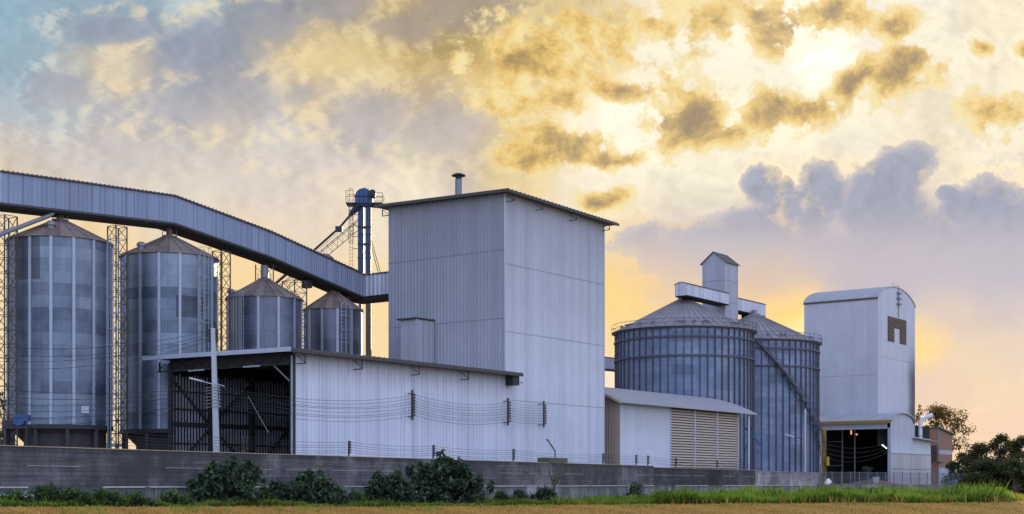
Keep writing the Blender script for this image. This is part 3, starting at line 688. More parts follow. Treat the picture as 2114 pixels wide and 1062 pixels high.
# ================================================================== conveyor gallery over the tall bins
def gallery():
    B0, B1 = 21.18, 23.78
    P = [(-47.2, 29.57, 26.9), (-37.5, 30.15, 27.5), (-27.4, 30.7, 28.1), (-14.2, 29.05, 26.5), (1.0, 26.2, 23.75)]
    t = thing('conveyor_gallery', 'long blue grey ribbed conveyor gallery arching over the silo tops', 'conveyor', (-20, 22.5, YARD))
    def side(bb, flip):
        b = MB()
        for (a0, z0, w0), (a1, z1, w1) in zip(P[:-1], P[1:]):
            lo = (lambda q, w0=w0, w1=w1: w0+(w1-w0)*q); hi = (lambda q, z0=z0, z1=z1: z0+(z1-z0)*q)
            if flip: b.corr((a1, bb), (a0, bb), lambda q: lo(1-q), lambda q: hi(1-q), .36, .05, .34)
            else: b.corr((a0, bb), (a1, bb), lo, hi, .36, .05, .34)
        return b
    side(B0, False).build('side_panel', M['gallery_sheet'], t); side(B1, True).build('side_panel', M['gallery_sheet'], t)
    e = MB(); e.corr((-47.2, B1), (-47.2, B0), 26.9, 29.57, .5, .04); e.build('end_panel', M['gallery_sheet_pale'], t)
    r = MB(); fl = MB(); tr = MB()
    for (a0, z0, w0), (a1, z1, w1) in zip(P[:-1], P[1:]):
        r.hexa([(a0,B0-.22,z0+.02),(a1,B0-.22,z1+.02),(a1,B1+.22,z1+.02),(a0,B1+.22,z0+.02)], [(a0,B0-.22,z0+.14),(a1,B0-.22,z1+.14),(a1,B1+.22,z1+.14),(a0,B1+.22,z0+.14)])
        fl.hexa([(a0,B0+.05,w0-.40),(a1,B0+.05,w1-.40),(a1,B1-.05,w1-.40),(a0,B1-.05,w0-.40)], [(a0,B0+.05,w0-.02),(a1,B0+.05,w1-.02),(a1,B1-.05,w1-.02),(a0,B1-.05,w0-.02)])
        tr.bar((a0,B0-.02,w0-.12),(a1,B0-.02,w1-.12),.1,.18)
    q = -47.1
    while q < .6:
        z = np.interp(q, [p[0] for p in P], [p[1] for p in P]); r.box(q, q+.12, B0-.26, B1+.26, z+.142, z+.20); q += .5
    r.build('roof', M['dark_roof'], t); fl.build('floor_deck', M['interior_dark'], t); tr.build('edge_beam', M['trim_dark'], t)
    # square return into the tower
    e = MB(); zt, zb = 26.2, 23.75
    e.corr((1.0, 21.18), (1.0, 16.62), zb, zt, .62, .06, .3); e.corr((3.5, 16.62), (3.5, 23.7), zb, zt, .62, .06)
    ee = e.build('end_section', M['gallery_sheet_pale'], t)
    e = MB(); e.box(.8, 3.7, 16.63, 23.9, zt+.02, zt+.12); e.build('end_roof', M['dark_roof'], ee)
    e = MB(); e.box(1.02, 3.45, 16.63, 23.7, zb-.5, zb-.01); e.build('end_floor', M['interior_dark'], ee)
    # tan sheet hood on the roof
    h = MB(); h.lathe(0, 0, [(.02, 1.25), (.6, 1.15), (1.1, .8), (1.35, .3), (1.35, -.6)], 20)
    h.v = [(p[0]-2.8, p[1]+24.1, p[2]+27.3) for p in h.v]; h.build('hood', M['bin_lid'], t, smooth=True)
    for a in (-7.2, -2.9, -1.0):
        d = MB(); d.box(a-.35, a+.35, 22.0, 23.0, np.interp(a, [p[0] for p in P], [p[2] for p in P])-1.35, np.interp(a, [p[0] for p in P], [p[2] for p in P])-.5)
        d.build('drive_unit', M['dark_steel'], t)
    s = MB(); s.tube([(-41.45, 21.5, 26.9), (-42.0, 21.5, 26.5), (-49.65, 20.6, 22.9), (-56, 19.9, 20.0), (-92, 15.9, 2.0)], .2, 10); s.build('discharge_pipe', M['grey_steel'], t, smooth=True)
gallery()
def lattice(a, b, top, label, w=1.3):
    t = thing('lattice_tower', label, 'tower', (a, b, YARD), group='lattice towers carrying the conveyor')
    h = w/2; cs = [(a-h,b-h),(a+h,b-h),(a+h,b+h),(a-h,b+h)]
    for (x, y) in cs:
        k = MB(); k.bar((x, y, YARD), (x, y, top), .10); k.build('leg', M['lattice_steel'], t)
    k = MB(); n = int((top-YARD)/1.25)
    for i in range(4):
        p, q = cs[i], cs[(i+1) % 4]
        for j in range(n):
            z0 = YARD+(top-YARD)*j/n; z1 = YARD+(top-YARD)*(j+1)/n
            s, e = (p, q) if j % 2 else (q, p)
            k.bar((s[0], s[1], z0), (e[0], e[1], z1), .05); k.bar((p[0], p[1], z1), (q[0], q[1], z1), .05)
    k.build('lacing', M['lattice_steel'], t)
lattice(-45.7, 22.48, 26.0, 'lattice steel tower left of the first tall silo at photo edge')
lattice(-33.43, 22.48, 26.9, 'lattice steel tower between the two tallest grey silos')
lattice(-19.98, 22.48, 26.3, 'lattice steel tower between second tall silo and shorter silo')
lattice(-9.18, 22.48, 24.4, 'lattice steel tower between the two shorter silos', 1.9)

# ================================================================== hopper bins
def hopper_bin(label, a, b, r, zb, ze, za, rib0, nrib, lad, vent, small=False, hatch=None):
    x, y = SITE.w(a, b); rot = math.atan2(-x, y); rot = math.atan2((-x)/math.hypot(x, y), y/math.hypot(x, y))
    t = bpy.data.objects.new('grain_silo', None); COL.objects.link(t); t.location = (x, y, YARD); t.rotation_euler = (0, 0, -math.atan2(x, y)*1.0)
    tag(t, label, 'silo', 'steel hopper silos under the conveyor gallery'); ORG[t.name] = (0, 0, YARD)
    D = lambda deg, rr: (rr*math.sin(R(deg)), -rr*math.cos(R(deg)))
    m = MB(); m.lathe(0, 0, [(r, zb), (r, ze)], 96); m.build('bin_wall', M['small_bin_sheet' if small else 'bin_sheet'], t, smooth=True)
    k = MB(); k.lathe(0, 0, [(r*1.0, zb), (r*.96, zb-.25), (.5, zb-4.3), (.3, zb-4.6)], 48); k.build('hopper', M['hopper_steel'], t, smooth=True)
    k = MB(); k.lathe(0, 0, [(r+.10, zb-.35), (r+.14, zb-.35), (r+.14, zb+.05), (r+.02, zb+.05)], 64); k.build('ring_beam', M['dark_steel'], t)
    k = MB(); k.lathe(0, 0, [(r*.86, YARD), (r*.86, zb-.5)], 10, R(-52), R(200)); k.build('pit_wall', M['hopper_steel'], t)
    for i in range(10):
        an = i*36+8; p = D(an, r*.97)
        k = MB(); k.box(p[0]-.16, p[0]+.16, p[1]-.16, p[1]+.16, YARD, zb-.3); k.build('support_leg', M['dark_steel'], t)
    for i in range(nrib):
        an = R(rib0+i*360/nrib); c, s = math.cos(an), math.sin(an); k = MB()
        def P(tn, o, z): return ((r+o)*s+tn*c, -(r+o)*c+tn*s, z)
        w = .13
        k.add([P(-w,-.02,zb-.3),P(w,-.02,zb-.3),P(w,.10,zb-.3),P(-w,.10,zb-.3),P(-w,-.02,ze-.02),P(w,-.02,ze-.02),P(w,.10,ze-.02),P(-w,.10,ze-.02)], [(0,1,2,3),(7,6,5,4),(4,5,1,0),(5,6,2,1),(6,7,3,2),(7,4,0,3)])
        z = zb+1.5
        while z < ze: 
            k.add([P(-w-.03,.05,z),P(w+.03,.05,z),P(w+.03,.125,z),P(-w-.03,.125,z),P(-w-.03,.05,z+.09),P(w+.03,.05,z+.09),P(w+.03,.125,z+.09),P(-w-.03,.125,z+.09)], [(0,1,2,3),(7,6,5,4),(4,5,1,0),(5,6,2,1),(6,7,3,2),(7,4,0,3)]); z += 2.24
        k.build('stiffener', M['stiffener_steel'], t)
    # roof: flat-sided cone with raised seams
    ns = 24; rt = .62; k = MB(); k.lathe(0, 0, [(r+.22, ze-.10), (r+.20, ze), (rt, za)], ns, 0, 6.283185307)
    for i in range(ns):
        an = i*360/ns; p0 = D(an, r+.2); p1 = D(an, rt); k.bar((p0[0], p0[1], ze+.03), (p1[0], p1[1], za+.03), .07, .10)
    k.build('roof', M['bin_roof'], t)
    k = MB(); k.lathe(0, 0, [(rt+.12, za-.05), (rt+.12, za+.12), (.02, za+.2)], 20); k.lathe(0, 0, [(.34, za+.1), (.34, za+1.0)], 14)
    for an in (-75, 75): p = D(an, .75); k.bar((p[0], p[1], za-.1), (p[0]*.9, p[1]*.9, za+.75), .07)
    k.build('top_cap', M['rust_shade_pipe'], t)
    if vent:
        deg, f = vent; p = D(deg, r*f); z = ze+(za-ze)*(1-f)
        k = MB(); k.lathe(p[0], p[1], [(.30, z-.15), (.30, z+.35), (.46, z+.38), (.44, z+.62), (.25, z+.78), (.01, z+.82)], 14); k.build('roof_vent', M['grey_steel'], t, smooth=True)
    # caged ladder
    lp = [D(lad-3.2*4.6/r, r+.28), D(lad+3.2*4.6/r, r+.28)]; k = MB()
    for p in lp: k.bar((p[0], p[1], zb-2), (p[0], p[1], ze+.5), .07)
    z = zb-1.8
    while z < ze+.4: k.bar((*lp[0], z), (*lp[1], z), .045); z += .42
    l = k.build('ladder', M['ladder_steel'], t)
    k = MB(); hoops = [D(lad-6*4.6/r, r+.35), D(lad-5*4.6/r, r+.95), D(lad, r+1.12), D(lad+5*4.6/r, r+.95), D(lad+6*4.6/r, r+.35)]
    z = zb+1.6
    while z < ze+.6:
        for p, q in zip(hoops[:-1], hoops[1:]): k.bar((*p, z), (*q, z), .05)
        z += 1.5
    for p in hoops[1:4]: k.bar((*p, zb+1.6), (*p, ze+.5), .05)
    k.build('ladder_cage', M['ladder_steel'], l)
    # thin level pipes on the skin and a service panel
    if hatch:
        deg, z, w, h = hatch; p = D(deg, r+.12); c, s = math.cos(R(deg)), math.sin(R(deg)); k = MB()
        k.add([(p[0]-w*c, p[1]-w*s, z), (p[0]+w*c, p[1]+w*s, z), (p[0]+w*c, p[1]+w*s, z+h), (p[0]-w*c, p[1]-w*s, z+h)], [(0,1,2,3)])
        q = D(deg, r+.0); k.add([(q[0]-w*c, q[1]-w*s, z), (q[0]+w*c, q[1]+w*s, z), (q[0]+w*c, q[1]+w*s, z+h), (q[0]-w*c, q[1]-w*s, z+h)]+[(p[0]-w*c, p[1]-w*s, z), (p[0]+w*c, p[1]+w*s, z), (p[0]+w*c, p[1]+w*s, z+h), (p[0]-w*c, p[1]-w*s, z+h)], [(4,5,1,0),(5,6,2,1),(6,7,3,2),(7,4,0,3)])
        k.build('access_hatch', M['pale_steel'], t)
    return t
hopper_bin('tall grey ribbed silo nearest the left photo edge', -40.0, 22.48, 4.68, 7.1, 24.35, 26.45, -9.6, 15, 62, (-16, .62), hatch=(27, 8.2, .38, .65))
hopper_bin('tall grey ribbed silo standing behind the wooden-grey utility pole', -26.94, 22.48, 4.75, 7.1, 24.6, 26.8, -12, 15, 40, (-42, .86), hatch=(42, 8.3, .3, .6))
hopper_bin('shorter silo under the gallery with its ladder left of centre', -13.77, 22.48, 4.05, 7.1, 21.85, 24.0, -9, 12, -34.5, (-72, .93), True)
hopper_bin('smallest hopper silo close beside the tallest building', -2.91, 22.48, 3.32, 7.1, 21.75, 23.75, -22, 12, 19, None, True)
# small frame and filler spout from the gallery onto the third bin
t = thing('filler_spout', 'steel spout frame dropping from the gallery onto the shorter silo', 'spout', (-13.77, 22.48, 23.9))
k = MB(); k.lathe(-13.77, 22.48, [(.42, 24.25), (.42, 25.6)], 16); k.build('spout_pipe', M['grey_steel'], t, smooth=True)
for (dx, dy) in ((-.6,.75),(.6,-.75)):
    k = MB(); k.bar((-13.77+dx, 22.48+dy, 23.45), (-13.77+dx, 22.48+dy, 25.7), .09); k.build('frame_leg', M['lattice_steel'], t)
k = MB(); k.bar((-14.37, 23.23, 23.7), (-13.17, 21.73, 25.4), .05); k.bar((-14.37, 23.23, 25.4), (-13.17, 21.73, 23.7), .05); k.build('frame_brace', M['lattice_steel'], t)

# ================================================================== blue bucket elevator
def elevator():
    s = 174/2873; D0 = 174.; X = lambda px: (px-1057)*s; Z = lambda py: EYE+(1000-py)*s
    t = thing('bucket_elevator', 'blue bucket elevator with twin trunks and domed head above the roofs', 'elevator', (X(753), D0, YARD), WORLD)
    for (x0, x1) in ((739.5, 751), (755.5, 766.5)):
        k = MB(); k.box(X(x0), X(x1), D0-.35, D0+.35, 26.5, Z(428))
        z = 27.
        while z < Z(440): k.box(X(x0)-.06, X(x1)+.06, D0-.41, D0+.41, z, z+.12); z += 2.9
        k.build('trunk', M['blue_paint'], t)
        k = MB(); k.box(X(x0)+(0 if x0 > 750 else .1), X(x1)-(0 if x0 > 750 else .25), D0-.33, D0+.33, YARD, 26.48); k.build('lower_trunk', M['rust_shade_pipe'], t)  # same trunk continuing down; its unlit run is painted brown
    k = MB(); pr = []
    cx_, cz = X(752), Z(410); hw = X(770)-X(752)
    pts = [(cx_-hw*.93, Z(427)), (cx_-hw, Z(420))]+[(cx_-hw*math.cos(a*math.pi/12), cz+ (Z(391)-cz)*math.sin(a*math.pi/12)) for a in range(13)]+[(cx_+hw, Z(420)), (cx_+hw*.93, Z(427))]
    n = len(pts); y0, y1 = D0-.75, D0+.75
    k.add([(p[0], y0, p[1]) for p in pts]+[(p[0], y1, p[1]) for p in pts], [tuple(range(n))[::-1], tuple(range(n, 2*n))]+[(i, (i+1) % n, (i+1) % n+n, i+n) for i in range(n)])
    hd = k.build('head_casing', M['blue_bright'], t)
    k = MB(); k.box(cx_-hw-.1, cx_+hw+.1, D0-.85, D0+.85, Z(409), Z(406.5))
    for px in (744, 752, 761): k.box(X(px)-.05, X(px)+.05, D0-.82, D0-.76, Z(426), Z(395))
    k.tube([(cx_, D0, Z(392)), (cx_+.1, D0, Z(388))], .08); k.build('casing_flange', M['dark_steel'], hd)
    k = MB(); k.box(X(764), X(776), D0-1.2, D0-.5, Z(412), Z(400)); k.tube([(X(771), D0-1.4, Z(403)), (X(771), D0-.3, Z(403))], .42, 12); k.build('motor', M['black_motor'], t)
    k = MB(); k.box(X(716), X(792), D0-1.1, D0+1.2, Z(424), Z(421.5)); k.bar((X(740), D0, Z(424)), (X(790), D0+.2, Z(428)), .3, .25); k.build('platform', M['dark_steel'], t)
    k = MB()
    def rail(x0, x1, zt, yy):
        k.bar((X(x0), yy, Z(421)), (X(x0), yy, Z(zt)), .06); k.bar((X(x1), yy, Z(421)), (X(x1), yy, Z(zt)), .06)
        k.bar((X(x0), yy, Z(zt)), (X(x1), yy, Z(zt)), .055); k.bar((X(x0), yy, Z((zt+421)/2)), (X(x1), yy, Z((zt+421)/2)), .045)
    for yy in (D0-1.05, D0+1.15): rail(716, 731, 398, yy); rail(768, 791, 402, yy)
    for px, zt in ((716, 398), (791, 402)):
        k.bar((X(px), D0-1.05, Z(zt)), (X(px), D0+1.15, Z(zt)), .055); k.bar((X(px), D0-1.05, Z((zt+421)/2)), (X(px), D0+1.15, Z((zt+421)/2)), .045)
    k.bar((X(724), D0-1.05, Z(421)), (X(724), D0-1.05, Z(393)), .06); k.bar((X(724), D0-1.05, Z(393)), (X(731), D0-1.05, Z(395)), .055); k.bar((X(731), D0-1.05, Z(421)), (X(731), D0-1.05, Z(395)), .055)
    k.build('guard_rail', M['lattice_steel'], t)
    k = MB()
    for px in (723.5, 729.5): k.bar((X(px), D0-.6, 18.), (X(px), D0-.6, Z(424)), .055)
    z = 18.2
    while z < Z(424): k.bar((X(723.5), D0-.6, z), (X(729.5), D0-.6, z), .045); z += .42
    lad = k.build('ladder', M['lattice_steel'], t)
    k = MB(); z = Z(505)
    while z < Z(428):
        for p, q in (((723, -.6), (722.5, -1.3)), ((722.5, -1.3), (727, -1.6)), ((727, -1.6), (731.5, -1.2)), ((731.5, -1.2), (730, -.6))): k.bar((X(p[0]), D0+p[1], z), (X(q[0]), D0+q[1], z), .05)
        z += 1.0
    for px, dy in ((722.5, -1.3), (727, -1.6), (731.5, -1.2)): k.bar((X(px), D0+dy, Z(505)), (X(px), D0+dy, Z(428)), .045)
    for py in (445, 467, 490, 515): k.bar((X(729), D0-.55, Z(py)), (X(741), D0-.3, Z(py)), .07)
    k.build('ladder_cage', M['lattice_steel'], lad)
    # spout and its braced catwalk truss down to the gallery roof
    k = MB(); y = D0-.5
    k.tube([(X(741), y, Z(424)), (X(733), y, Z(436)), (X(723), y, Z(447))], [.5, .4, .25], 12)
    k.tube([(X(724), y, Z(446)), (X(700), y, Z(474)), (X(688), y, Z(484)), (X(640), y+1., Z(522)), (X(560), y+2.5, Z(584))], .14, 8)
    k.box(X(694), X(708), y-.4, y+.4, Z(480), Z(470)); k.build('spout', M['blue_dark'], t)
    k = MB(); L0 = (X(741), y+.5, Z(452)); L1 = (X(560), y+3., Z(592)); n = 16
    tp = [(L0[0]+(L1[0]-L0[0])*i/n, L0[1]+(L1[1]-L0[1])*i/n, L0[2]+(L1[2]-L0[2])*i/n) for i in range(n+1)]
    for i in range(n):
        p, q = tp[i], tp[i+1]; k.bar(p, q, .07)
        lo, lq = (p[0], p[1], p[2]-1.35), (q[0], q[1], q[2]-1.35); k.bar(lo, lq, .07); k.bar(p, lo, .05); k.bar(lo, q, .05)
        k.bar((p[0], p[1]+.9, p[2]), (q[0], q[1]+.9, q[2]), .06)
        if i >= 4: k.bar((p[0], p[1], p[2]+.9), (q[0], q[1], q[2]+.9), .04); k.bar((p[0], p[1], p[2]+.45), (q[0], q[1], q[2]+.45), .035)
        if i >= 4 and i % 3 == 0: k.bar(p, (p[0], p[1], p[2]+.9), .045)
    k.bar(tp[4], (tp[4][0], tp[4][1]+.9, tp[4][2]), .05); k.build('spout_truss', M['lattice_steel'], t)
    for (p, q) in (((767, 497), (788, 568)), ((767, 510), (783, 566)), ((767, 500), (745, 545))):
        k = MB(); k.bar((X(p[0]), D0, Z(p[1])), (X(q[0]), D0-1.5, Z(q[1])), .06); k.build('stay_rod', M['lattice_steel'], t)
    for py in (470, 505): 
        k = MB(); k.box(X(739), X(767), D0-.43, D0+.43, Z(py)-.1, Z(py)+.1); k.build('collar', M['dark_steel'], t)
elevator()

# ================================================================== big flat-bottomed silos
def big_silo(label, a, b, ze, za, r=11., stair=False):
    x, y = SITE.w(a, b)
    t = bpy.data.objects.new('storage_silo', None); COL.objects.link(t); t.location = (x, y, YARD); t.rotation_euler = (0, 0, -math.atan2(x, y))
    tag(t, label, 'silo', 'big round storage silos'); ORG[t.name] = (0, 0, YARD)
    D = lambda deg, rr: (rr*math.sin(R(deg)), -rr*math.cos(R(deg)))
    k = MB(); k.lathe(0, 0, [(r, YARD+.3), (r, ze)], 120); k.build('bin_wall', M['big_bin_sheet'], t, smooth=True)
    k = MB(); k.lathe(0, 0, [(r+.35, YARD), (r+.35, YARD+.3), (r-.1, YARD+.3)], 64); k.build('foundation', M['retaining'], t)
    ns = 56; w = .07; mesh = None
    k = MB(); k.box(-w, w, -r-.20, -r+.02, YARD+.3, ze)
    z = YARD+2
    while z < ze: k.box(-w-.05, w+.05, -r-.235, -r-.1, z, z+.12); z += 2.7
    first = k.build('stiffener', M['stiffener_dark'], t)
    for i in range(1, ns):
        c = first.copy(); COL.objects.link(c); c.parent = t; c.rotation_euler = (0, 0, R(i*360/ns))
    for z in (ze-.15, ze-1.6, ze-4.55):
        k = MB(); k.lathe(0, 0, [(r+.2, z-.13), (r+.34, z-.13), (r+.34, z+.13), (r+.2, z+.13)], 72); k.build('wind_ring', M['stiffener_dark'], t)
    nr = 48; rt = .9; k = MB(); k.lathe(0, 0, [(r+.15, ze-.05), (r+.1, ze+.12), (rt, za)], nr)
    for i in range(nr):
        an = i*360/nr; p0 = D(an, r+.1); p1 = D(an, rt); k.bar((p0[0], p0[1], ze+.15), (p1[0], p1[1], za+.04), .10, .16)
    k.build('roof', M['big_bin_roof'], t)
    k = MB(); k.lathe(0, 0, [(rt+.1, za-.1), (rt+.1, za+.25), (.5, za+.3), (.5, za+.9)], 20); k.build('top_cap', M['grey_steel'], t)
    k = MB(); nn = 48
    for zz in (ze+.55, ze+1.15):
        k.lathe(0, 0, [(r+.62, zz-.03), (r+.66, zz-.03), (r+.66, zz+.03), (r+.62, zz+.03), (r+.62, zz-.03)], 72)
    for i in range(nn): p = D(i*360/nn, r+.64); k.bar((p[0], p[1], ze-.2), (p[0], p[1], ze+1.18), .06)
    k.build('rim_railing', M['stiffener_dark'], t)
    k = MB(); k.lathe(0, 0, [(r+.1, ze-.06), (r+.7, ze-.06), (r+.7, ze+.0), (r+.1, ze+.02)], 72); k.build('rim_walkway', M['grey_steel'], t)
    rr = random.Random(int(a)); k = MB()
    for i in range(14):
        p = D(rr.uniform(-80, 80), r*.93); z = ze+.6; k.lathe(p[0], p[1], [(.22, z-.4), (.22, z+.25), (.34, z+.3), (.05, z+.5)], 8)
    k.build('roof_vent', M['grey_steel'], t)
    if stair:
        k = MB(); hr = MB(); n = 78; a0, a1 = 2., 104.; r0 = r+.42; r1 = r+1.25
        z0, z1 = ze-.3, YARD+.4
        for i in range(n):
            d0 = a0+(a1-a0)*i/n; d1 = a0+(a1-a0)*(i+1)/n; z = z0+(z1-z0)*i/n; zn = z0+(z1-z0)*(i+1)/n
            p = [D(d0, r0), D(d1, r0), D(d1, r1), D(d0, r1)]
            k.hexa([(q[0], q[1], z-.06) for q in (p[3], p[2], p[1], p[0])], [(q[0], q[1], z) for q in (p[3], p[2], p[1], p[0])])
            k.bar((*p[3], z-.02), (*p[2], zn-.02), .07, .34); k.bar((*p[0], z-.02), (*p[1], zn-.02), .07, .34)
            hr.bar((*p[3], z+1.05), (*p[2], zn+1.05), .06); hr.bar((*p[3], z+.55), (*p[2], zn+.55), .05)
            if i % 3 == 0: hr.bar((*p[3], z), (*p[3], z+1.08), .06)
            if i % 6 == 0: k.bar((*D(d0, r), z-.9), (*p[3], z-.1), .07)
        st = k.build('spiral_stair', M['stiffener_dark'], t); hr.build('handrail', M['stiffener_dark'], st)
    return t
big_silo('large ribbed silo with rim railing rising behind louvred annex', 77.44, 21.1, 26.1, 31.5, 11.)
big_silo('large ribbed silo with long stair spiralling down its right side', 101.43, 20.44, 26.1, 31.3, 11., True)

# head house and galleries over the big silos
def head_house():
    A0, A1, B0, B1 = 88.6, 93.2, 19.4, 23.78
    t = thing('head_house', 'narrow gabled metal tower rising between the two big round silos', 'tower', (A0, B0, YARD))
    ze, zr = 39.0, 40.75; bm = (B0+B1)/2
    gab = lambda q: ze+(zr-ze)*(1-abs(2*q-1))
    k = MB(); k.corr((A0, B1), (A0, B0), 24., gab, .55, .035, .25); k.corr((A1, B0), (A1, B1), 24., gab, .55, .035); k.build('gable_wall', M['head_house'], t)
    k = MB(); k.corr((A0, B0), (A1, B0), 24., ze, .55, .035, .25); k.corr((A1, B1), (A0, B1), 24., ze, .55, .035); k.build('side_wall', M['head_house'], t)
    k = MB(); o = .3; s = (zr-ze)/(bm-B0)
    for sg in (-1, 1):
        be = bm+sg*(bm-B0+o); z0 = ze-o*s
        k.hexa([(A0-.3,be,z0+.03),(A1+.3,be,z0+.03),(A1+.3,bm,zr+.03),(A0-.3,bm,zr+.03)] if sg < 0 else [(A0-.3,bm,zr+.03),(A1+.3,bm,zr+.03),(A1+.3,be,z0+.03),(A0-.3,be,z0+.03)],
               [(A0-.3,be,z0+.13),(A1+.3,be,z0+.13),(A1+.3,bm,zr+.13),(A0-.3,bm,zr+.13)] if sg < 0 else [(A0-.3,bm,zr+.13),(A1+.3,bm,zr+.13),(A1+.3,be,z0+.13),(A0-.3,be,z0+.13)])
    k.build('roof', M['dark_roof'], t)
    k = MB(); k.box(A0-.05, A0+.06, B0-.05, B0+.06, 24, ze-.05); k.build('corner_flashing', M['pale_steel'], t)
head_house()
def top_gallery(label, a0, a1, b0, b1, z0, z1, end_a):
    t = thing('top_gallery', label, 'conveyor', (a0, b0, z0), group='round topped conveyor boxes above the big silos')
    k = MB(); k.corr((a0, b0), (a1, b0), z0, z1, .5, .04, .25); k.corr((a1, b1), (a0, b1), z0, z1, .5, .04); k.build('side_panel', M['gallery_sheet_pale'], t)
    arc = lambda q: z1+.36*math.sin(math.pi*q)
    k = MB(); k.corr((a0, b1), (a0, b0), z0, arc, .5, .03, .25); k.build('end_panel', M['gallery_sheet_pale'], t)
    k = MB(); k.corr((a1, b0), (a1, b1), z0, arc, .5, .03); k.build('end_panel', M['gallery_sheet_pale'], t)
    k = MB(); n = 10; A_, B_ = a0-.1, a1+.1
    for i in range(n):
        q0, q1 = i/n, (i+1)/n; p0, p1 = b0-.1+(b1-b0+.2)*q0, b0-.1+(b1-b0+.2)*q1
        k.hexa([(A_,p0,arc(q0)+.01),(B_,p0,arc(q0)+.01),(B_,p1,arc(q1)+.01),(A_,p1,arc(q1)+.01)], [(A_,p0,arc(q0)+.09),(B_,p0,arc(q0)+.09),(B_,p1,arc(q1)+.09),(A_,p1,arc(q1)+.09)])
    k.build('roof', M['dark_roof'], t)
    k = MB(); k.box(a0+.05, a1-.05, b0+.05, b1-.05, z0-.18, z0-.01); k.box((a0+a1)/2-.4 if not end_a else end_a-.4, (a0+a1)/2+.4 if not end_a else end_a+.4, (b0+b1)/2-.4, (b0+b1)/2+.4, z0-1.2, z0-.18); k.build('floor_deck', M['interior_dark'], t)
top_gallery('round topped conveyor box left of the narrow gabled tower', 74.3, 88.55, 18.7, 21.0, 31.75, 33.5, 77.4)
top_gallery('round topped conveyor box right of the narrow gabled tower', 93.25, 107.6, 21.2, 23.4, 31.8, 33.8, 101.4)

# ================================================================== louvred annex
def annex():
    A0, A1, B0, B1 = 23.6, 55.1, 0., 18.4; ze, zr = 11.6, 14.1; bm = 9.2
    t = thing('annex', 'low white annex with curved pale roof and three louvred bays', 'building', (A0, B0, YARD))
    prof = lambda q: ze+(zr-ze)*math.sin(math.pi*q)**.85
    k = MB(); k.corr((A0, B0), (35.75, B0), YARD, ze, .45, .02, .25); k.build('front_wall', M['annex_wall'], t)
    k = MB(); k.corr((A0, B1), (A0, B0), YARD, prof, .42, .045, .3); k.build('gable_wall', M['annex_gable'], t)
    k = MB(); k.corr((A1, B0), (A1, B1), YARD, prof, .42, .045, .3); k.corr((A1, B1), (A0, B1), YARD, ze, .42, .04); k.build('rear_wall', M['annex_wall'], t)
    k = MB(); n = 14; A_, B_ = 22.3, 59.0; o = 1.0
    def rp(i):
        q = i/n; return (B0-o+(B1-B0+2*o)*q, (ze-.12)+(zr-ze+.25)*math.sin(math.pi*q)**.9)
    for i in range(n):
        (p0, h0), (p1, h1) = rp(i), rp(i+1)
        k.hexa([(A_,p0,h0+.02),(B_,p0,h0+.02),(B_,p1,h1+.02),(A_,p1,h1+.02)], [(A_,p0,h0+.14),(B_,p0,h0+.14),(B_,p1,h1+.14),(A_,p1,h1+.14)])
    k.build('roof', M['pale_roof'], t)
    k = MB(); (p0, h0) = rp(0)
    for i in range(n//2):
        (q0, g0), (q1, g1) = rp(i), rp(i+1); k.bar((A_-.04, q0, g0-.03), (A_-.04, q1, g1-.03), .08, .22)
    k.build('verge_board', M['coping'], t)
    k = MB(); k.box(35.8, A1-.02, B0+.25, B0+.3, 3.0, ze); k.build('louvre_backing', M['dark_steel'], t)
    bays = [(35.95, 42.25), (42.5, 48.55), (48.8, 54.9)]
    for (x0, x1) in bays:
        k = MB(); z = 3.55
        while z < 11.15:
            k.hexa([(x0, B0-.05, z), (x1, B0-.05, z), (x1, B0+.18, z+.20), (x0, B0+.18, z+.20)], [(x0, B0-.05, z+.05), (x1, B0-.05, z+.05), (x1, B0+.18, z+.25), (x0, B0+.18, z+.25)]); z += .345
        k.build('louvre_panel', M['louvre'], t)
    for x in (35.85, 42.37, 48.67, 55.0):
        k = MB(); k.box(x-.09, x+.09, B0-.09, B0+.2, YARD, ze-.1); k.build('mullion', M['pale_steel'], t)
    k = MB(); k.box(35.9, 55, B0-.09, B0+.24, YARD, 3.4); k.build('plinth', M['concrete_panel'], t)
    k = MB(); k.tube([(57.2, B0-.5, YARD), (57.2, B0-.5, ze-.3)], .16, 10); k.build('roof_post', M['pale_steel'], t, smooth=True)
annex()

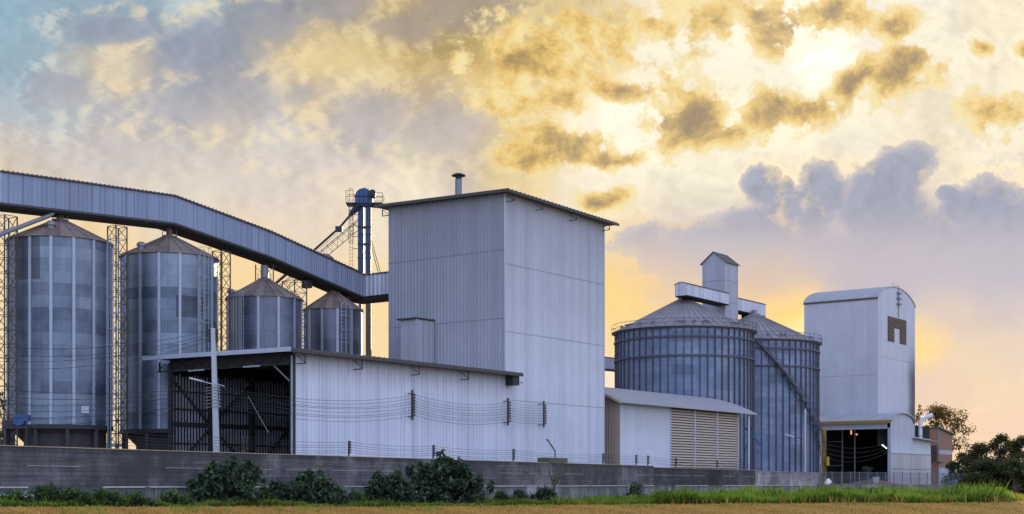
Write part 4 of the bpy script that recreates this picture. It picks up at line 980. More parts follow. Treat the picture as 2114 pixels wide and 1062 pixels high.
# ================================================================== arched-roof building and its porch
def arched():
    A0, A1, B0, B1 = 134.4, 154.4, 10.86, 25.9; ze, zr = 37.3, 40.2
    t = thing('arched_building', 'tall pale building with barrel roof and tan louvre below the arch', 'building', (A0, B0, YARD))
    arc = lambda q: ze+(zr-ze)*max(0., 1-(2*q-1)**2)**.75
    k = MB(); k.corr((A0, B1), (A0, B0), 13.3, ze, .5, .03, .25); k.build('side_wall', M['arch_wall'], t)
    k = MB(); k.corr((A0, B0), (A1, B0), 9., arc, .5, .025, .25); k.build('arched_wall', M['arch_wall_sooty'], t)
    k = MB(); k.corr((A1, B0), (A1, B1), YARD, ze, .5, .03); k.corr((A1, B1), (A0, B1), YARD, arc, .5, .03); k.build('rear_wall', M['arch_wall'], t)
    k = MB(); k.box(A0-.04, A0+.05, B0-.05, B0+.05, 13.5, ze); k.build('corner_flashing', M['pale_steel'], t)
    k = MB(); n = 20; b0, b1 = B0-.15, B1+.15
    for i in range(n):
        q0, q1 = i/n, (i+1)/n; x0, x1 = A0-.15+(A1-A0+.3)*q0, A0-.15+(A1-A0+.3)*q1
        k.hexa([(x0,b0,arc(q0)+.02),(x1,b0,arc(q1)+.02),(x1,b1,arc(q1)+.02),(x0,b1,arc(q0)+.02)], [(x0,b0,arc(q0)+.2),(x1,b0,arc(q1)+.2),(x1,b1,arc(q1)+.2),(x0,b1,arc(q0)+.2)])
    k.build('roof', M['arch_roof'], t)
    k = MB(); k.box(A0-.22, A0-.04, B0-.1, B1+.1, ze-.28, ze-.05); k.build('gutter', M['trim_dark'], t)
    # U-shaped louvre
    k = MB(); x0, x1, z0, z1 = 139.6, 149.3, 29.5, 34.15; i = 0; z = z0
    while z < z1:
        segs = [(x0, 142.9), (145.9, x1)] if z < 32.2 else [(x0, x1)]
        for (p, q) in segs: k.hexa([(p, B0-.16, z), (q, B0-.16, z), (q, B0-.04, z+.14), (p, B0-.04, z+.14)], [(p, B0-.16, z+.06), (q, B0-.16, z+.06), (q, B0-.04, z+.20), (p, B0-.04, z+.20)])
        z += .36
    lv = k.build('louvre', M['louvre_tan'], t)
    k = MB(); k.box(x0-.1, 142.95, B0-.06, B0-.045, z0-.1, z1+.1); k.box(145.85, x1+.1, B0-.06, B0-.045, z0-.1, z1+.1); k.box(142.96, 145.84, B0-.06, B0-.045, 32.2, z1+.1); k.build('louvre_backing', M['dark_steel'], lv)
    k = MB(); k.bar((145.0, B0-.15, 34.4), (145.0, B0-.15, 40.6), .10)
    for z in (36.9, 38.0, 39.0): k.box(144.2, 145.7, B0-.5, B0-.1, z, z+.35)
    k.build('hoist_frame', M['grey_steel'], t)
    k = MB(); k.bar((143.5, B0+.5, 40.2), (143.5, B0+.5, 41.3), .06); k.bar((147.0, B0+.6, 40.0), (147.0, B0+.6, 41.2), .05); k.bar((143.5, B0+.5, 40.9), (147.0, B0+.6, 40.9), .04); k.build('lightning_rod', M['grey_steel'], t)
arched()
def porch():
    A0, A1, A2, B0, B1 = 129.05, 140.9, 150.8, 6.33, 20.6; ze, zr = 13.45, 15.0
    t = thing('loading_porch', 'lower porch with open black loading bay below the barrel roofed building', 'building', (A0, B0, YARD))
    arc = lambda q: ze+(zr-ze)*max(0., 1-(2*q-1)**2)**.6
    k = MB(); k.corr((A0, B0), (A1, B0), 7.4, arc, .5, .02, .25); k.corr((A1+.02, B0+.04), (A2, B0+.04), 7.4, lambda q: 10.9-.35*q, .5, .02, .25); k.build('upper_wall', M['annex_wall'], t)
    k = MB()
    for (x0, x1) in ((A0, 139.7), (139.8, A2)):
        for (z0, z1) in ((YARD, 4.5), (4.58, 7.38)): k.box(x0, x1, B0-.01, B0+.18, z0, z1)
    k.build('concrete_panel', M['concrete_panel'], t)
    k = MB(); k.box(139.70, 139.80, B0-.03, B0+.15, YARD, 7.4); k.box(A0, A2, B0-.04, B0+.1, 7.38, 7.52); k.build('panel_joint', M['ochre_fascia'], t)
    k = MB(); n = 14; b0, b1 = B0-.45, B1+.3
    for i in range(n):
        q0, q1 = i/n, (i+1)/n; x0, x1 = A0-.5+(A1-A0+1.)*q0, A0-.5+(A1-A0+1.)*q1
        k.hexa([(x0,b0,arc(q0)+.02),(x1,b0,arc(q1)+.02),(x1,b1,arc(q1)+.02),(x0,b1,arc(q0)+.02)], [(x0,b0,arc(q0)+.2),(x1,b0,arc(q1)+.2),(x1,b1,arc(q1)+.2),(x0,b1,arc(q0)+.2)])
    k.build('roof', M['arch_roof'], t)
    k = MB(); k.box(A0-.62, A0-.5, B0-.4, B1+.3, ze-.42, ze+.12); k.build('fascia', M['ochre_fascia'], t)
    k = MB(); k.box(A0-.02, A0+.12, B0+.6, B1, 12.0, ze-.05); k.box(A0-.02, A0+.14, B1-1.0, B1, YARD, 12.0); k.build('lintel', M['annex_wall'], t)
    k = MB(); k.box(A0-.05, A0+.2, B0-.02, B0+.5, YARD, 12.2); k.build('door_jamb', M['grey_panel'], t)
    k = MB(); k.hexa([(A1-.6,B0-1.2,10.45),(A2+1.2,B0-1.2,10.05),(A2+1.2,10.8,10.4),(A1-.6,10.8,10.85)], [(A1-.6,B0-1.2,10.58),(A2+1.2,B0-1.2,10.18),(A2+1.2,10.8,10.53),(A1-.6,10.8,10.98)]); k.build('lean_to_roof', M['pale_roof'], t)
    k = MB(); k.box(A1-.1, A1+.8, B0-.02, B0+1.2, 10.98, 13.3); k.build('gusset_wall', M['annex_wall'], t)
    # dark inside: back, ceiling and linings so that the bay reads deep
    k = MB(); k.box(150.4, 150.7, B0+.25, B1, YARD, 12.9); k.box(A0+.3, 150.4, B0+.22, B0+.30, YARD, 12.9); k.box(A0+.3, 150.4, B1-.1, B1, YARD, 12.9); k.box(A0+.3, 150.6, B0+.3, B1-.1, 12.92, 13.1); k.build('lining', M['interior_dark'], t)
    for bb in (17.4, 14.9):
        k = MB(); k.box(A0+4, A0+4.2, bb-.1, bb+.1, YARD, 12.5); k.build('inner_post', M['grey_steel'], t)
    k = MB(); k.bar((A0+4, 17.4, 9.9), (A0+4, 20.3, 9.9), .12); k.bar((A0+4, 17.4, 5.3), (A0+4, 20.3, 5.3), .12); k.build('inner_rail', M['grey_steel'], t)
    for (bb, z, h) in ((15.2, 11.2, .8), (14.1, 11.0, .35)):
        k = MB(); k.tube([(A0+3, bb, z), (A0+3, bb, z+h)], .17, 8); k.build('hanging_lamp', M['lit_lamp'], t)
    k = MB(); k.bar((A0+.6, 8.15, 9.05), (A0+.6, 7.25, 8.35), .16, .16); k.build('tube_light', M['lit_tube'], t)
porch()
t = thing('steel_column', 'ochre painted steel column at left edge of the loading bay', 'column', (112.4, 12.2, YARD))
k = MB(); k.box(112.1, 112.7, 12.05, 12.35, YARD, 11.5); k.box(112.0, 112.8, 11.9, 12.5, YARD, YARD+.15); k.box(112.35,112.45,11.8,12.6,YARD,11.5); k.build('shaft', M['yellow_paint'], t)
k = MB(); k.box(112.0, 112.9, 11.4, 11.9, 5., 6.6); k.build('junction_box', M['yellow_paint'], t)
t = thing('exhaust_duct', 'white bent exhaust duct rising from the lean-to roof', 'duct', (144.1, 6.1, 10.6))
k = MB(); k.tube([(144.1,6.1,10.6),(144.1,6.1,13.2),(144.17,6.0,13.8),(144.4,5.7,14.35),(144.8,5.15,14.75),(145.5,4.2,15.1)], [.40,.40,.42,.44,.46,.5], 14); k.build('pipe', M['white_paint'], t, smooth=True)
k = MB()
for z in (11.0, 12.6): k.lathe(144.1, 6.1, [(.42, z), (.48, z), (.48, z+.12), (.42, z+.12)], 14)
k.build('collar', M['grey_steel'], t)
def brick_house():
    A0, A1, B0, B1 = 167.9, 176.7, 10.77, 14.2
    t = thing('brick_building', 'narrow reddish brown building with sloping dark roof beside the porch', 'building', (A0, B0, YARD))
    zt = lambda a: 13.4-.125*(a-A0)
    k = MB(); k.quad((A0,B0,5.2),(A1,B0,5.2),(A1,B0,zt(A1)),(A0,B0,zt(A0))); k.quad((A0,B1,YARD),(A0,B0,YARD),(A0,B0,zt(A0)),(A0,B1,zt(A0))); k.quad((A1,B0,YARD),(A1,B1,YARD),(A1,B1,zt(A1)),(A1,B0,zt(A1))); k.quad((A1,B1,YARD),(A0,B1,YARD),(A0,B1,zt(A0)),(A1,B1,zt(A1))); k.build('wall', M['brick_red'], t)
    k = MB(); k.quad((A0,B0-.01,YARD),(A1,B0-.01,YARD),(A1,B0-.01,5.2),(A0,B0-.01,5.2)); k.build('lower_panel', M['grey_panel'], t)
    k = MB(); k.box(A0-.12, A0+.1, B0-.14, B0+.0, YARD, 13.3); k.build('corner_post', M['grey_steel'], t)
    k = MB(); k.hexa([(A0-.3,B0-.5,zt(A0)+.05),(A1+.9,B0-.5,zt(A1+.9)+.05),(A1+.9,B1+.4,zt(A1+.9)+.05),(A0-.3,B1+.4,zt(A0)+.05)], [(A0-.3,B0-.5,zt(A0)+.28),(A1+.9,B0-.5,zt(A1+.9)+.28),(A1+.9,B1+.4,zt(A1+.9)+.28),(A0-.3,B1+.4,zt(A0)+.28)]); k.build('roof', M['dark_roof'], t)
    k = MB(); k.box(A0+.4, A1-.4, B0-.05, B0-.005, 8.0, 8.9); k.build('band', M['grey_panel'], t)
    k = MB(); k.box(A0-.9, A0-.02, B0+.4, B0+2.2, 6.6, 9.8); k.box(A0-1.5, A0+.6, B0-.9, B0-.02, 6.1, 6.4); k.build('wall_unit', M['dark_steel'], t)
brick_house()

# ================================================================== fence, wires, poles
def sag(p, q, s, n=14):
    p = Vector(p); q = Vector(q); return [p.lerp(q, i/n)-Vector((0, 0, s*4*(i/n)*(1-i/n))) for i in range(n+1)]
def WP(px, d, py): return ((px-1057)*d/2873, d, EYE+(1000-py)*d/2873)
def chain_fence():
    t = thing('chain_fence', 'grey chain link fence on slim posts before the loading bay', 'fence', (89.8, 2.6, YARD))
    pts = [(89.8, 2.6), (123, -5.6), (149.5, -6.6)]; posts = []
    for p, q in zip(pts[:-1], pts[1:]):
        L = math.dist(p, q); n = int(L/2.4)
        for i in range(n): posts.append((p[0]+(q[0]-p[0])*i/n, p[1]+(q[1]-p[1])*i/n))
    posts.append(pts[-1])
    for p in posts:
        k = MB(); k.box(p[0]-.06, p[0]+.06, p[1]-.06, p[1]+.06, YARD-.2, YARD+2.15); k.build('post', M['grey_steel'], t)
    k = MB()
    for p, q in zip(posts[:-1], posts[1:]):
        for z in (.1, 1.1, 2.05): k.bar((p[0], p[1], YARD+z), (q[0], q[1], YARD+z), .035)
        m = 9
        for i in range(-m, m):
            for s in (1, -1):
                u0, u1 = i/m, (i+m)/m; a, b = max(0, u0), min(1, u1)
                za, zb = (a-u0)*2., (b-u0)*2.
                if s < 0: za, zb = 2.-za, 2.-zb
                k.bar((p[0]+(q[0]-p[0])*a, p[1]+(q[1]-p[1])*a, YARD+.07+za), (p[0]+(q[0]-p[0])*b, p[1]+(q[1]-p[1])*b, YARD+.07+zb), .014)
    k.build('mesh', M['grey_steel'], t)
    k = MB()
    for p, q in zip(pts[:-1], pts[1:]): k.bar((p[0], p[1]-.05, YARD-.25), (q[0], q[1]-.05, YARD-.25), .3, .6)
    k.build('kerb', M['retaining'], t)
chain_fence()
def pole():
    d = 95.; b = WP(447, d, 935); tp = WP(440, d, 678)
    t = thing('utility_pole', 'slightly leaning pale concrete pole in front of the open shed', 'pole', (b[0], b[1], YARD), WORLD)
    lean = (tp[0]-b[0])/(tp[2]-b[2]); at = lambda z: b[0]+lean*(z-b[2])
    k = MB(); k.v = []; w0, w1 = .21, .13
    z0, z1 = YARD-.1, tp[2]
    k.add([(at(z0)-w0,d-w0,z0),(at(z0)+w0,d-w0,z0),(at(z0)+w0,d+w0,z0),(at(z0)-w0,d+w0,z0),(at(z1)-w1,d-w1,z1),(at(z1)+w1,d-w1,z1),(at(z1)+w1,d+w1,z1),(at(z1)-w1,d+w1,z1)], [(3,2,1,0),(4,5,6,7),(0,1,5,4),(1,2,6,5),(2,3,7,6),(3,0,4,7)])
    k.build('shaft', M['concrete_pole'], t)
    k = MB()
    for py in (683, 690, 697, 704):
        z = WP(0, d, py)[2]
        for s in (-1, 1): k.lathe(at(z)+s*.26, d, [(.05, z-.1), (.10, z-.07), (.055, z), (.10, z+.07), (.05, z+.1)], 10)
    k.bar((at(12.3)-.26, d, 11.0), (at(12.3)-.26, d, 12.5), .04); k.bar((at(12.3)+.26, d, 11.0), (at(12.3)+.26, d, 12.5), .04)
    k.build('insulator', M['insulator'], t)
    k = MB()
    for py in (800, 806, 812, 819, 826, 833, 840):
        z = WP(0, d, py)[2]; k.bar((at(z), d-.2, z), (at(z)-.62, d-.25, z-.06), .035); k.bar((at(z), d-.2, z), (at(z)+.42, d-.22, z), .04); k.lathe(at(z)+.34, d-.25, [(.05, z-.08), (.085, z), (.05, z+.08)], 8)
    k.build('service_rack', M['grey_steel'], t)
    k = MB(); z = WP(0, d, 790)[2]; k.bar((at(z)-.1, d-.2, z-.12), (at(z)-.75, d-.3, z+.05), .05); k.bar((at(z)-.7, d-.3, z+.05), (at(z)-1.62, d-.35, z+.28), .14, .10); k.bar((at(z), d-.2, z-.05), (at(z)+.75, d-.3, z-.28), .05); k.build('street_lamp', M['pale_steel'], t)
    return at
pole_at = pole()
# wall-mounted insulator racks along shed and tower
racks = [(-16.3, 'tall insulator rack on the middle of the shed wall'), (-.45, 'insulator rack where the shed meets the tallest building'), (6.3, 'insulator rack on the front of the tallest building')]
rack_pts = []
for i, (a, lab) in enumerate(racks):
    zt, zb = 10.95, 8.0; b = -.75
    t = thing('insulator_rack', lab, 'insulator rack', (a, b, zb), group='insulator racks on the pale walls')
    k = MB(); k.bar((a, b, zb), (a, b, zt), .16); k.build('rack_bar', M['trim_dark'], t)
    k = MB(); zs = [10.45, 10.15, 9.85, 9.58, 9.3, 9.02, 8.75, 8.45]
    for z in zs: k.lathe(a+.08, b-.22, [(.05, z-.11), (.11, z-.08), (.06, z), (.11, z+.08), (.05, z+.11)], 10)
    k.build('insulator', M['insulator'], t)
    k = MB()
    for z in (8.3, 10.6):
        k = MB(); k.bar((a, b+.08, z), (a, (-.2 if a < -1 else -.03), z), .08); k.build('wall_arm', M['trim_dark'], t)
    rack_pts.append([(a+.08, b-.22, z) for z in zs])
def wire(name, label, pts, r, group, m='wire_dark'):
    k = MB(); k.tube([Vector(p)-Vector(pts[0]) for p in pts], r, 5)
    o = k.build(name, M[m]); o.location = pts[0]; tag(o, label, 'wire', group); return o
def site_pt(p): x, y = SITE.w(p[0], p[1]); return (x, y, p[2])
d = 95.
order = ['topmost', 'second', 'third', 'fourth', 'fifth', 'sixth', 'seventh', 'lowest']
for j in range(8):
    py = (800, 804, 808, 814, 820, 826, 833, 840)[j]; z = WP(0, d, py)[2]
    p0 = (pole_at(z)+.34, d-.25, z); pts = sag(p0, site_pt(rack_pts[0][j]), .75+.06*(j % 3), 20)
    pts += sag(site_pt(rack_pts[0][j]), site_pt(rack_pts[1][j]), .55+.05*(j % 2))[1:] + sag(site_pt(rack_pts[1][j]), site_pt(rack_pts[2][j]), .12)[1:]
    wire('power_line', '%s power line running from pole along the shed wall racks' % order[j], pts, .016, 'power lines along the shed wall')
    q = WP(-150, 84, 790+j*11+(j % 3)*4); p1 = (pole_at(z)-.6, d-.25, z-.06)
    wire('power_line', '%s of the lower lines from pole leftward past the tall silos' % order[j], sag(q, p1, .5+.12*(j % 3), 20), .014, 'lower power lines crossing the tall silos')
for j, (py, q) in enumerate(((683, 700), (690, 714), (697, 735), (704, 748))):
    z = WP(0, d, py)[2]
    wire('power_line', '%s of the upper lines from pole top across the tall silos' % ('topmost', 'second', 'third', 'lowest')[j], sag(WP(-150, 84, q), (pole_at(z)-.26, d, z), .9+.15*(j % 2), 20), .014, 'upper power lines crossing the tall silos')
# wire posts standing on the boundary wall
PU = [(20.97, 'before the dark shed opening'), (33.44, 'before the left half of the shed wall'), (45.85, 'behind the biggest bush'), (60.3, 'just right of the shed corner'), (80.85, 'at the right corner of the tallest building'), (89.95, 'left of the pair before the white annex'), (93.5, 'right of the pair before the white annex'), (102.3, 'before the first louvre'), (117.2, 'before the third louvre')]
wz = lambda u: 3.82 if u < 95 else 3.66
for (u, lab) in PU:
    t = thing('fence_post', 'short wire post on the wall top %s' % lab, 'post', (u, .13, wz(u)), WALLF, 'wire posts on the boundary wall')
    k = MB(); k.box(u-.05, u+.05, .08, .18, wz(u)-.05, wz(u)+1.15); k.build('post', M['trim_dark'], t)
    k = MB()
    for i in range(5): z = wz(u)+.28+i*.19; k.lathe(u, .0, [(.04, z-.07), (.10, z-.05), (.05, z), (.10, z+.05), (.04, z+.07)], 8)
    k.build('insulator', M['insulator'], t)
def wall_pt(u, v, z): x, y = WALLF.w(u, v); return (x, y, z)
for j in range(5):
    pts = []
    us = [8.]+[p[0] for p in PU]+[131.]
    for u0, u1 in zip(us[:-1], us[1:]):
        z0, z1 = wz(u0)+.28+j*.19, wz(u1)+.28+j*.19
        pts += sag(wall_pt(u0, .0, z0), wall_pt(u1, .0, z1), .012*(u1-u0)+.04*(j % 2), 10)[(1 if pts else 0):]
    wire('fence_wire', '%s strand of the wire fence on top of the boundary wall' % ('lowest', 'second', 'middle', 'fourth', 'topmost')[j], pts, .013, 'fence wires on the boundary wall')
for j in range(4):
    pts = sag(WP(1660, 232, 897+j*7), WP(1838, 236, 912+j*6), 1.7+.25*j, 16)
    wire('cable', '%s sagging cable across the black loading bay' % ('topmost', 'second', 'third', 'lowest')[j], pts, .016, 'cables across the loading bay', 'lattice_steel')
# lamp on a bent arm standing behind the wall
u = 69.4
t = thing('wall_lamp', 'dark bent lamp arm rising from a flat olive box on the wall', 'lamp', (u, .8, YARD), WALLF)
k = MB(); k.box(u-1.9, u+2.2, -.12, 1.2, 3.83, 4.28); k.box(u-1.0, u+1.0, .1, 1.0, YARD, 3.82); k.build('box', M['olive_box'], t)
k = MB(); k.tube([(u+.2, .3, 4.3), (u+.2, .3, 4.95), (u-1.55, .3, 6.05), (u-1.75, .3, 6.0)], .07, 8); k.build('arm', M['rust_shade_pipe'], t)
t = thing('flood_lamp', 'slanted blue tube lamp on an arm beside the louvred annex', 'lamp', (58.6, -.6, YARD))
L = lambda px, py: SITE.inv(*WP(px, 197, py)[:2])+(WP(px, 197, py)[2],)
k = MB(); k.bar(L(1549, 895), L(1570, 918), .30, .22); k.build('tube_housing', M['blue_bright'], t)
k = MB(); k.bar(L(1539, 884), L(1549, 896), .22); k.bar(L(1553, 884), L(1547, 893), .16); k.tube([L(1548, 890), L(1544, 912), L(1538, 930), L(1536, 975)], .06); k.build('arm', M['dark_steel'], t)
t = thing('tube_lamp', 'small white tube lamp before the silo with the stair', 'lamp', (93.0, 9.5, 8.))
L = lambda px, py: SITE.inv(*WP(px, 230, py)[:2])+(WP(px, 230, py)[2],)
k = MB(); k.bar(L(1620, 897), L(1640, 902), .22, .16); k.build('tube_housing', M['white_paint'], t)
k = MB(); k.tube([L(1640, 902), L(1652, 905), L(1660, 908)], .05); k.build('arm', M['dark_steel'], t)
t = thing('slim_pole', 'slim white pole standing before the silo stair', 'pole', (91.77, 6.53, YARD))
k = MB(); k.tube([(91.77,6.53,YARD),(91.77,6.53,14.0)], .19, 12); k.build('shaft', M['pale_steel'], t, smooth=True)
k = MB(); k.lathe(91.77, 6.53, [(.3, YARD), (.3, YARD+.25), (.19, YARD+.25)], 12); k.lathe(91.77, 6.53, [(.21, 13.9), (.21, 14.1), (.01, 14.16)], 12); k.build('fitting', M['grey_steel'], t)
# blue blower by the first bin
x0, y0, z0 = WP(40, 122, 868)
t = thing('blower_fan', 'blue blower fan housing at the foot of the leftmost silo', 'fan', (x0, y0, YARD), WORLD)
k = MB(); n = 18
ring = [(x0+.55*math.cos(i*6.283/n), z0+.5*math.sin(i*6.283/n)) for i in range(n)]
k.add([(p[0], y0-.3, p[1]) for p in ring]+[(p[0], y0+.3, p[1]) for p in ring], [tuple(range(n)), tuple(range(2*n-1, n-1, -1))]+[(i+n, (i+1) % n+n, (i+1) % n, i) for i in range(n)]); k.box(x0+.1, x0+.9, y0-.28, y0+.28, z0-.1, z0+.45); k.build('fan_casing', M['blue_bright'], t)
k = MB(); k.box(x0-1.1, x0-.45, y0-.35, y0+.35, z0-.55, z0+.05); k.build('motor', M['dark_steel'], t)
k = MB(); k.box(x0-1.2, x0+.9, y0-.5, y0+.5, z0-.75, z0-.56)
for dx in (-1.1, .7): k.box(x0+dx, x0+dx+.12, y0-.45, y0+.45, YARD, z0-.75)
k.build('stand', M['dark_steel'], t)
# plant between the first two bins
x0, y0, _ = WP(241, 150, 900)
t = thing('feed_pump', 'blue and white pump set between the two tallest silos', 'machine', (x0, y0, YARD), WORLD)
k = MB(); k.tube([(x0-.9, y0, 4.3), (x0+.9, y0, 4.3)], .55, 14); k.build('drum', M['blue_bright'], t, smooth=True)
k = MB(); k.box(x0-1.2, x0+1.2, y0-.3, y0+.3, 5.8, 6.1)
for dx in (-.9, 0, .9): k.bar((x0+dx, y0-.4, YARD), (x0+dx, y0-.4, 6.0), .12)
k.build('frame', M['pale_steel'], t)
# odds and ends by the porch
x0, y0, z0 = WP(1715, 221, 1004)
def lump(name, mb_fn, label, cat, loc, m, rz=0):
    k = MB(); mb_fn(k); o = k.build(name, M[m], smooth=True); o.location = loc; o.rotation_euler = (0, 0, rz); tag(o, label, cat); return o
def sack(k):
    rr = random.Random(3); n, m_ = 14, 8
    for j in range(m_+1):
        for i in range(n):
            th_, ph = 6.283*i/n, math.pi*j/m_; r = 1+.14*math.sin(3*th_+j)+rr.uniform(-.06, .06)
            k.v.append((.62*r*math.sin(ph)*math.cos(th_), .45*r*math.sin(ph)*math.sin(th_), .36+.40*r*math.cos(ph)*(1.5 if j < 2 else .9)+.12*math.cos(th_)*math.sin(ph)))
    k.add([], []); k.f = [(j*n+i, j*n+(i+1) % n, (j+1)*n+(i+1) % n, (j+1)*n+i) for j in range(m_) for i in range(n)]; k.mi = [0]*len(k.f)
sx, sy = SITE.w(90.6, 2.1)
lump('sack', sack, 'bulging white sack at the end of the pale wall', 'sack', (sx, sy, YARD-.05), 'plastic_white')
lump('sack', sack, 'grey blue covered sack heap beyond the chain fence', 'sack heap', SITE.w(138.5, -3.5)+(YARD-.1,), 'tarp_blue')
bpy.data.objects['sack.001'].scale = (4.6, 2.4, 1.3) if 'sack.001' in bpy.data.objects else (1, 1, 1)
bpy.data.objects['sack.001'].name = 'covered_heap'
t = thing('bucket', 'white bucket standing on the soil heap by the loading bay', 'bucket', (106.6, .3, YARD+.25))
k = MB(); k.lathe(106.6, .3, [(.01, YARD+.25), (.42, YARD+.25), (.56, YARD+1.25), (.60, YARD+1.25), (.60, YARD+1.32), (.52, YARD+1.32), (.40, YARD+.32), (.01, YARD+.32)], 20); k.build('pail', M['plastic_white'], t, smooth=True)
k = MB(); k.tube([(106.6+.58*math.cos(i*math.pi/10), .3-.12, YARD+1.25-.45*math.sin(i*math.pi/10)) for i in range(11)], .03, 6); k.build('handle', M['dark_steel'], t)
def heap(k):
    rr = random.Random(9); n, m_ = 28, 9
    for j in range(m_+1):
        q = j/m_
        for i in range(n):
            th_ = 6.283*i/n; r = q*(1+.12*math.sin(2*th_+1)+.06*math.sin(5*th_)+rr.uniform(-.04, .04))
            k.v.append((5.2*r*math.cos(th_), 2.2*r*math.sin(th_), 1.0*(1-q**1.3)+rr.uniform(-.05, .05)*(1-q)))
    k.add([], []); k.f = [((j+1)*n+i, (j+1)*n+(i+1) % n, j*n+(i+1) % n, j*n+i) for j in range(m_) for i in range(n)]; k.mi = [0]*len(k.f)
lump('soil_heap', heap, 'low brown heap of husk and soil before the loading bay', 'heap', SITE.w(111.0, 2.5)+(YARD,), 'soil_heap', TH-.5)
# half-sunk white rings at the foot of the wall
for i, px in enumerate((8, 34, 62)):
    dd = 72.5; x, y, _ = WP(px, dd, 1000); gz = ground_z(x, y)
    k = MB(); R0, R1 = .33, .06; pts = [(R0*math.cos(a*math.pi/12), 0, R0*math.sin(a*math.pi/12)) for a in range(-2, 15)]
    k.tube(pts, R1, 8); o = k.build('half_sunk_ring', M['ring_paint'], smooth=True); o.location = (x, y, gz+.30); o.rotation_euler = (0, 0, R(25))
    tag(o, ('half sunk white ring at the left photo edge', 'middle one of three half sunk white rings', 'half sunk white ring nearest the shrubs')[i], 'ring', 'half sunk white rings by the wall')

# ================================================================== vegetation
def leaf_mesh(name, C_, N_, S_, T_, mat_, aspect=.45, parent=None, loc=(0, 0, 0), fold=True, droop=0.):
    """C_ centres, N_ pointing direction of each leaf, S_ length, T_ tint 0..1"""
    n = len(C_); up = rng.normal(size=(n, 3)); d = N_/np.linalg.norm(N_, axis=1, keepdims=True)
    s = np.cross(d, up); s /= np.linalg.norm(s, axis=1, keepdims=True)+1e-9; nn = np.cross(s, d)
    L = S_[:, None]; w = L*aspect
    a = C_-d*L*.5; m1 = C_+s*w*.5+nn*L*.06; m2 = C_-s*w*.5+nn*L*.06; e = C_+d*L*.5-np.array([0, 0, 1.])*L*droop
    V_ = np.stack([a, m1, e, m2], 1).reshape(-1, 3)
    me = bpy.data.meshes.new(name); me.vertices.add(4*n); me.vertices.foreach_set('co', V_.ravel().astype(np.float32))
    me.loops.add(4*n); me.loops.foreach_set('vertex_index', np.arange(4*n, dtype=np.int32))
    me.polygons.add(n); me.polygons.foreach_set('loop_start', np.arange(0, 4*n, 4, dtype=np.int32)); me.polygons.foreach_set('loop_total', np.full(n, 4, dtype=np.int32))
    me.update(calc_edges=True); at = me.attributes.new('tint', 'FLOAT', 'POINT'); at.data.foreach_set('value', np.repeat(T_, 4).astype(np.float32))
    me.materials.append(M[mat_]); o = bpy.data.objects.new(name, me); COL.objects.link(o); o.location = loc
    if parent: o.parent = parent
    return o
def clumps(cl, per, size, flat=.7, shell=.55, tr=None):
    """leaves filling ellipsoid clumps (x,y,z,rx,ry,rz); denser at the skin, darker below and inside"""
    Cs, Ns, Ss, Ts = [], [], [], []
    for (x, y, z, rx, ry, rz) in cl:
        n = int(per*(rx*rz)**.9/1.); v = rng.normal(size=(n, 3)); v /= np.linalg.norm(v, axis=1, keepdims=True)
        r = shell+(1-shell)*rng.random(n)**.6; r = r*(1+.20*rng.normal(size=n))
        p = v*r[:, None]*np.array([rx, ry, rz])+np.array([x, y, z])
        Cs.append(p); dirn = v+np.array([0, 0, -.35])+rng.normal(size=(n, 3))*.55; Ns.append(dirn)
        Ss.append(size*(.65+.7*rng.random(n))); base = rng.random()*.42-.08
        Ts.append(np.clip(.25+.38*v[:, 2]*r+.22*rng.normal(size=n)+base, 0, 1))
    return np.concatenate(Cs), np.concatenate(Ns), np.concatenate(Ss), np.concatenate(Ts)
def stem_mesh(mb, p, q, r0, r1, wob=.1, seg=6):
    p = Vector(p); q = Vector(q); pts = []; rs = []
    for i in range(6):
        f = i/5; w = Vector((rng.normal()*wob*(f*(1-f)*4), rng.normal()*wob*(f*(1-f)*4), 0)); pts.append(p.lerp(q, f)+w); rs.append(r0+(r1-r0)*f)
    mb.tube(pts, rs, seg); return pts
def bush(label, x0, x1, ytop, d, peak=.5, size=.34, n=9, mat_='bush_leaf', name='bush', group='bushes growing along the wall', depth=None):
    pxc = (x0+x1)/2; X, Y, _ = WP(pxc, d, 0); gz = ground_z(X, Y)-.05; w = (x1-x0)*d/2873; h = WP(0, d, ytop)[2]-gz
    t = thing(name, label, 'bush' if name == 'bush' else 'shrub', (X, Y, gz), WORLD, group, rot=0.)
    dep = depth or min(1.6, w*.4); cl = []
    for i in range(n):
        f = (i+.5)/n; u = f-.5; env = max(.25, 1-abs((f-peak)/max(peak, 1-peak))**1.5)
        top = h*(.35+.65*env)*(.9+.12*rng.random()); k = max(1, int(round(top/(.55*size*3))))
        for j in range(k):
            zz = top*(j+.55)/k; cl.append((u*w*(.92-.25*zz/h)+rng.normal()*.05*w, rng.normal()*dep*.35, min(zz, h-.2*size*3), w/n*1.0+.16, dep*.5, top/k*.62+.06))
    for i in range(n*2):       # ragged shoots beyond the outline
        f = rng.random(); env = max(.3, 1-abs((f-peak)/max(peak, 1-peak))**1.5); rr_ = .12+.16*rng.random()
        cl.append(((f-.5)*w*1.2, -rng.random()*dep*.5, min(h*1.02, h*(.18+.86*env)*(.72+.42*rng.random())), rr_*1.1, rr_, rr_*1.6))
    C_, N_, S_, T_ = clumps(cl, 225 if size > .25 else 420, size, shell=.35)
    keep = C_[:, 2] > -.05
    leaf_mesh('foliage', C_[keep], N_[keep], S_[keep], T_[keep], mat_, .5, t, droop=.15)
    k = MB()
    for i in range(5): stem_mesh(k, (rng.normal()*w*.06, rng.normal()*.1, 0), ((i-2)*w*.16, rng.normal()*.3, h*.75), .05, .015)
    k.build('stem', M['bark'], t)
    return t
bush('tall dense dark bush right of the pole base', 388, 536, 946, 87.5, .6, .36, 10)
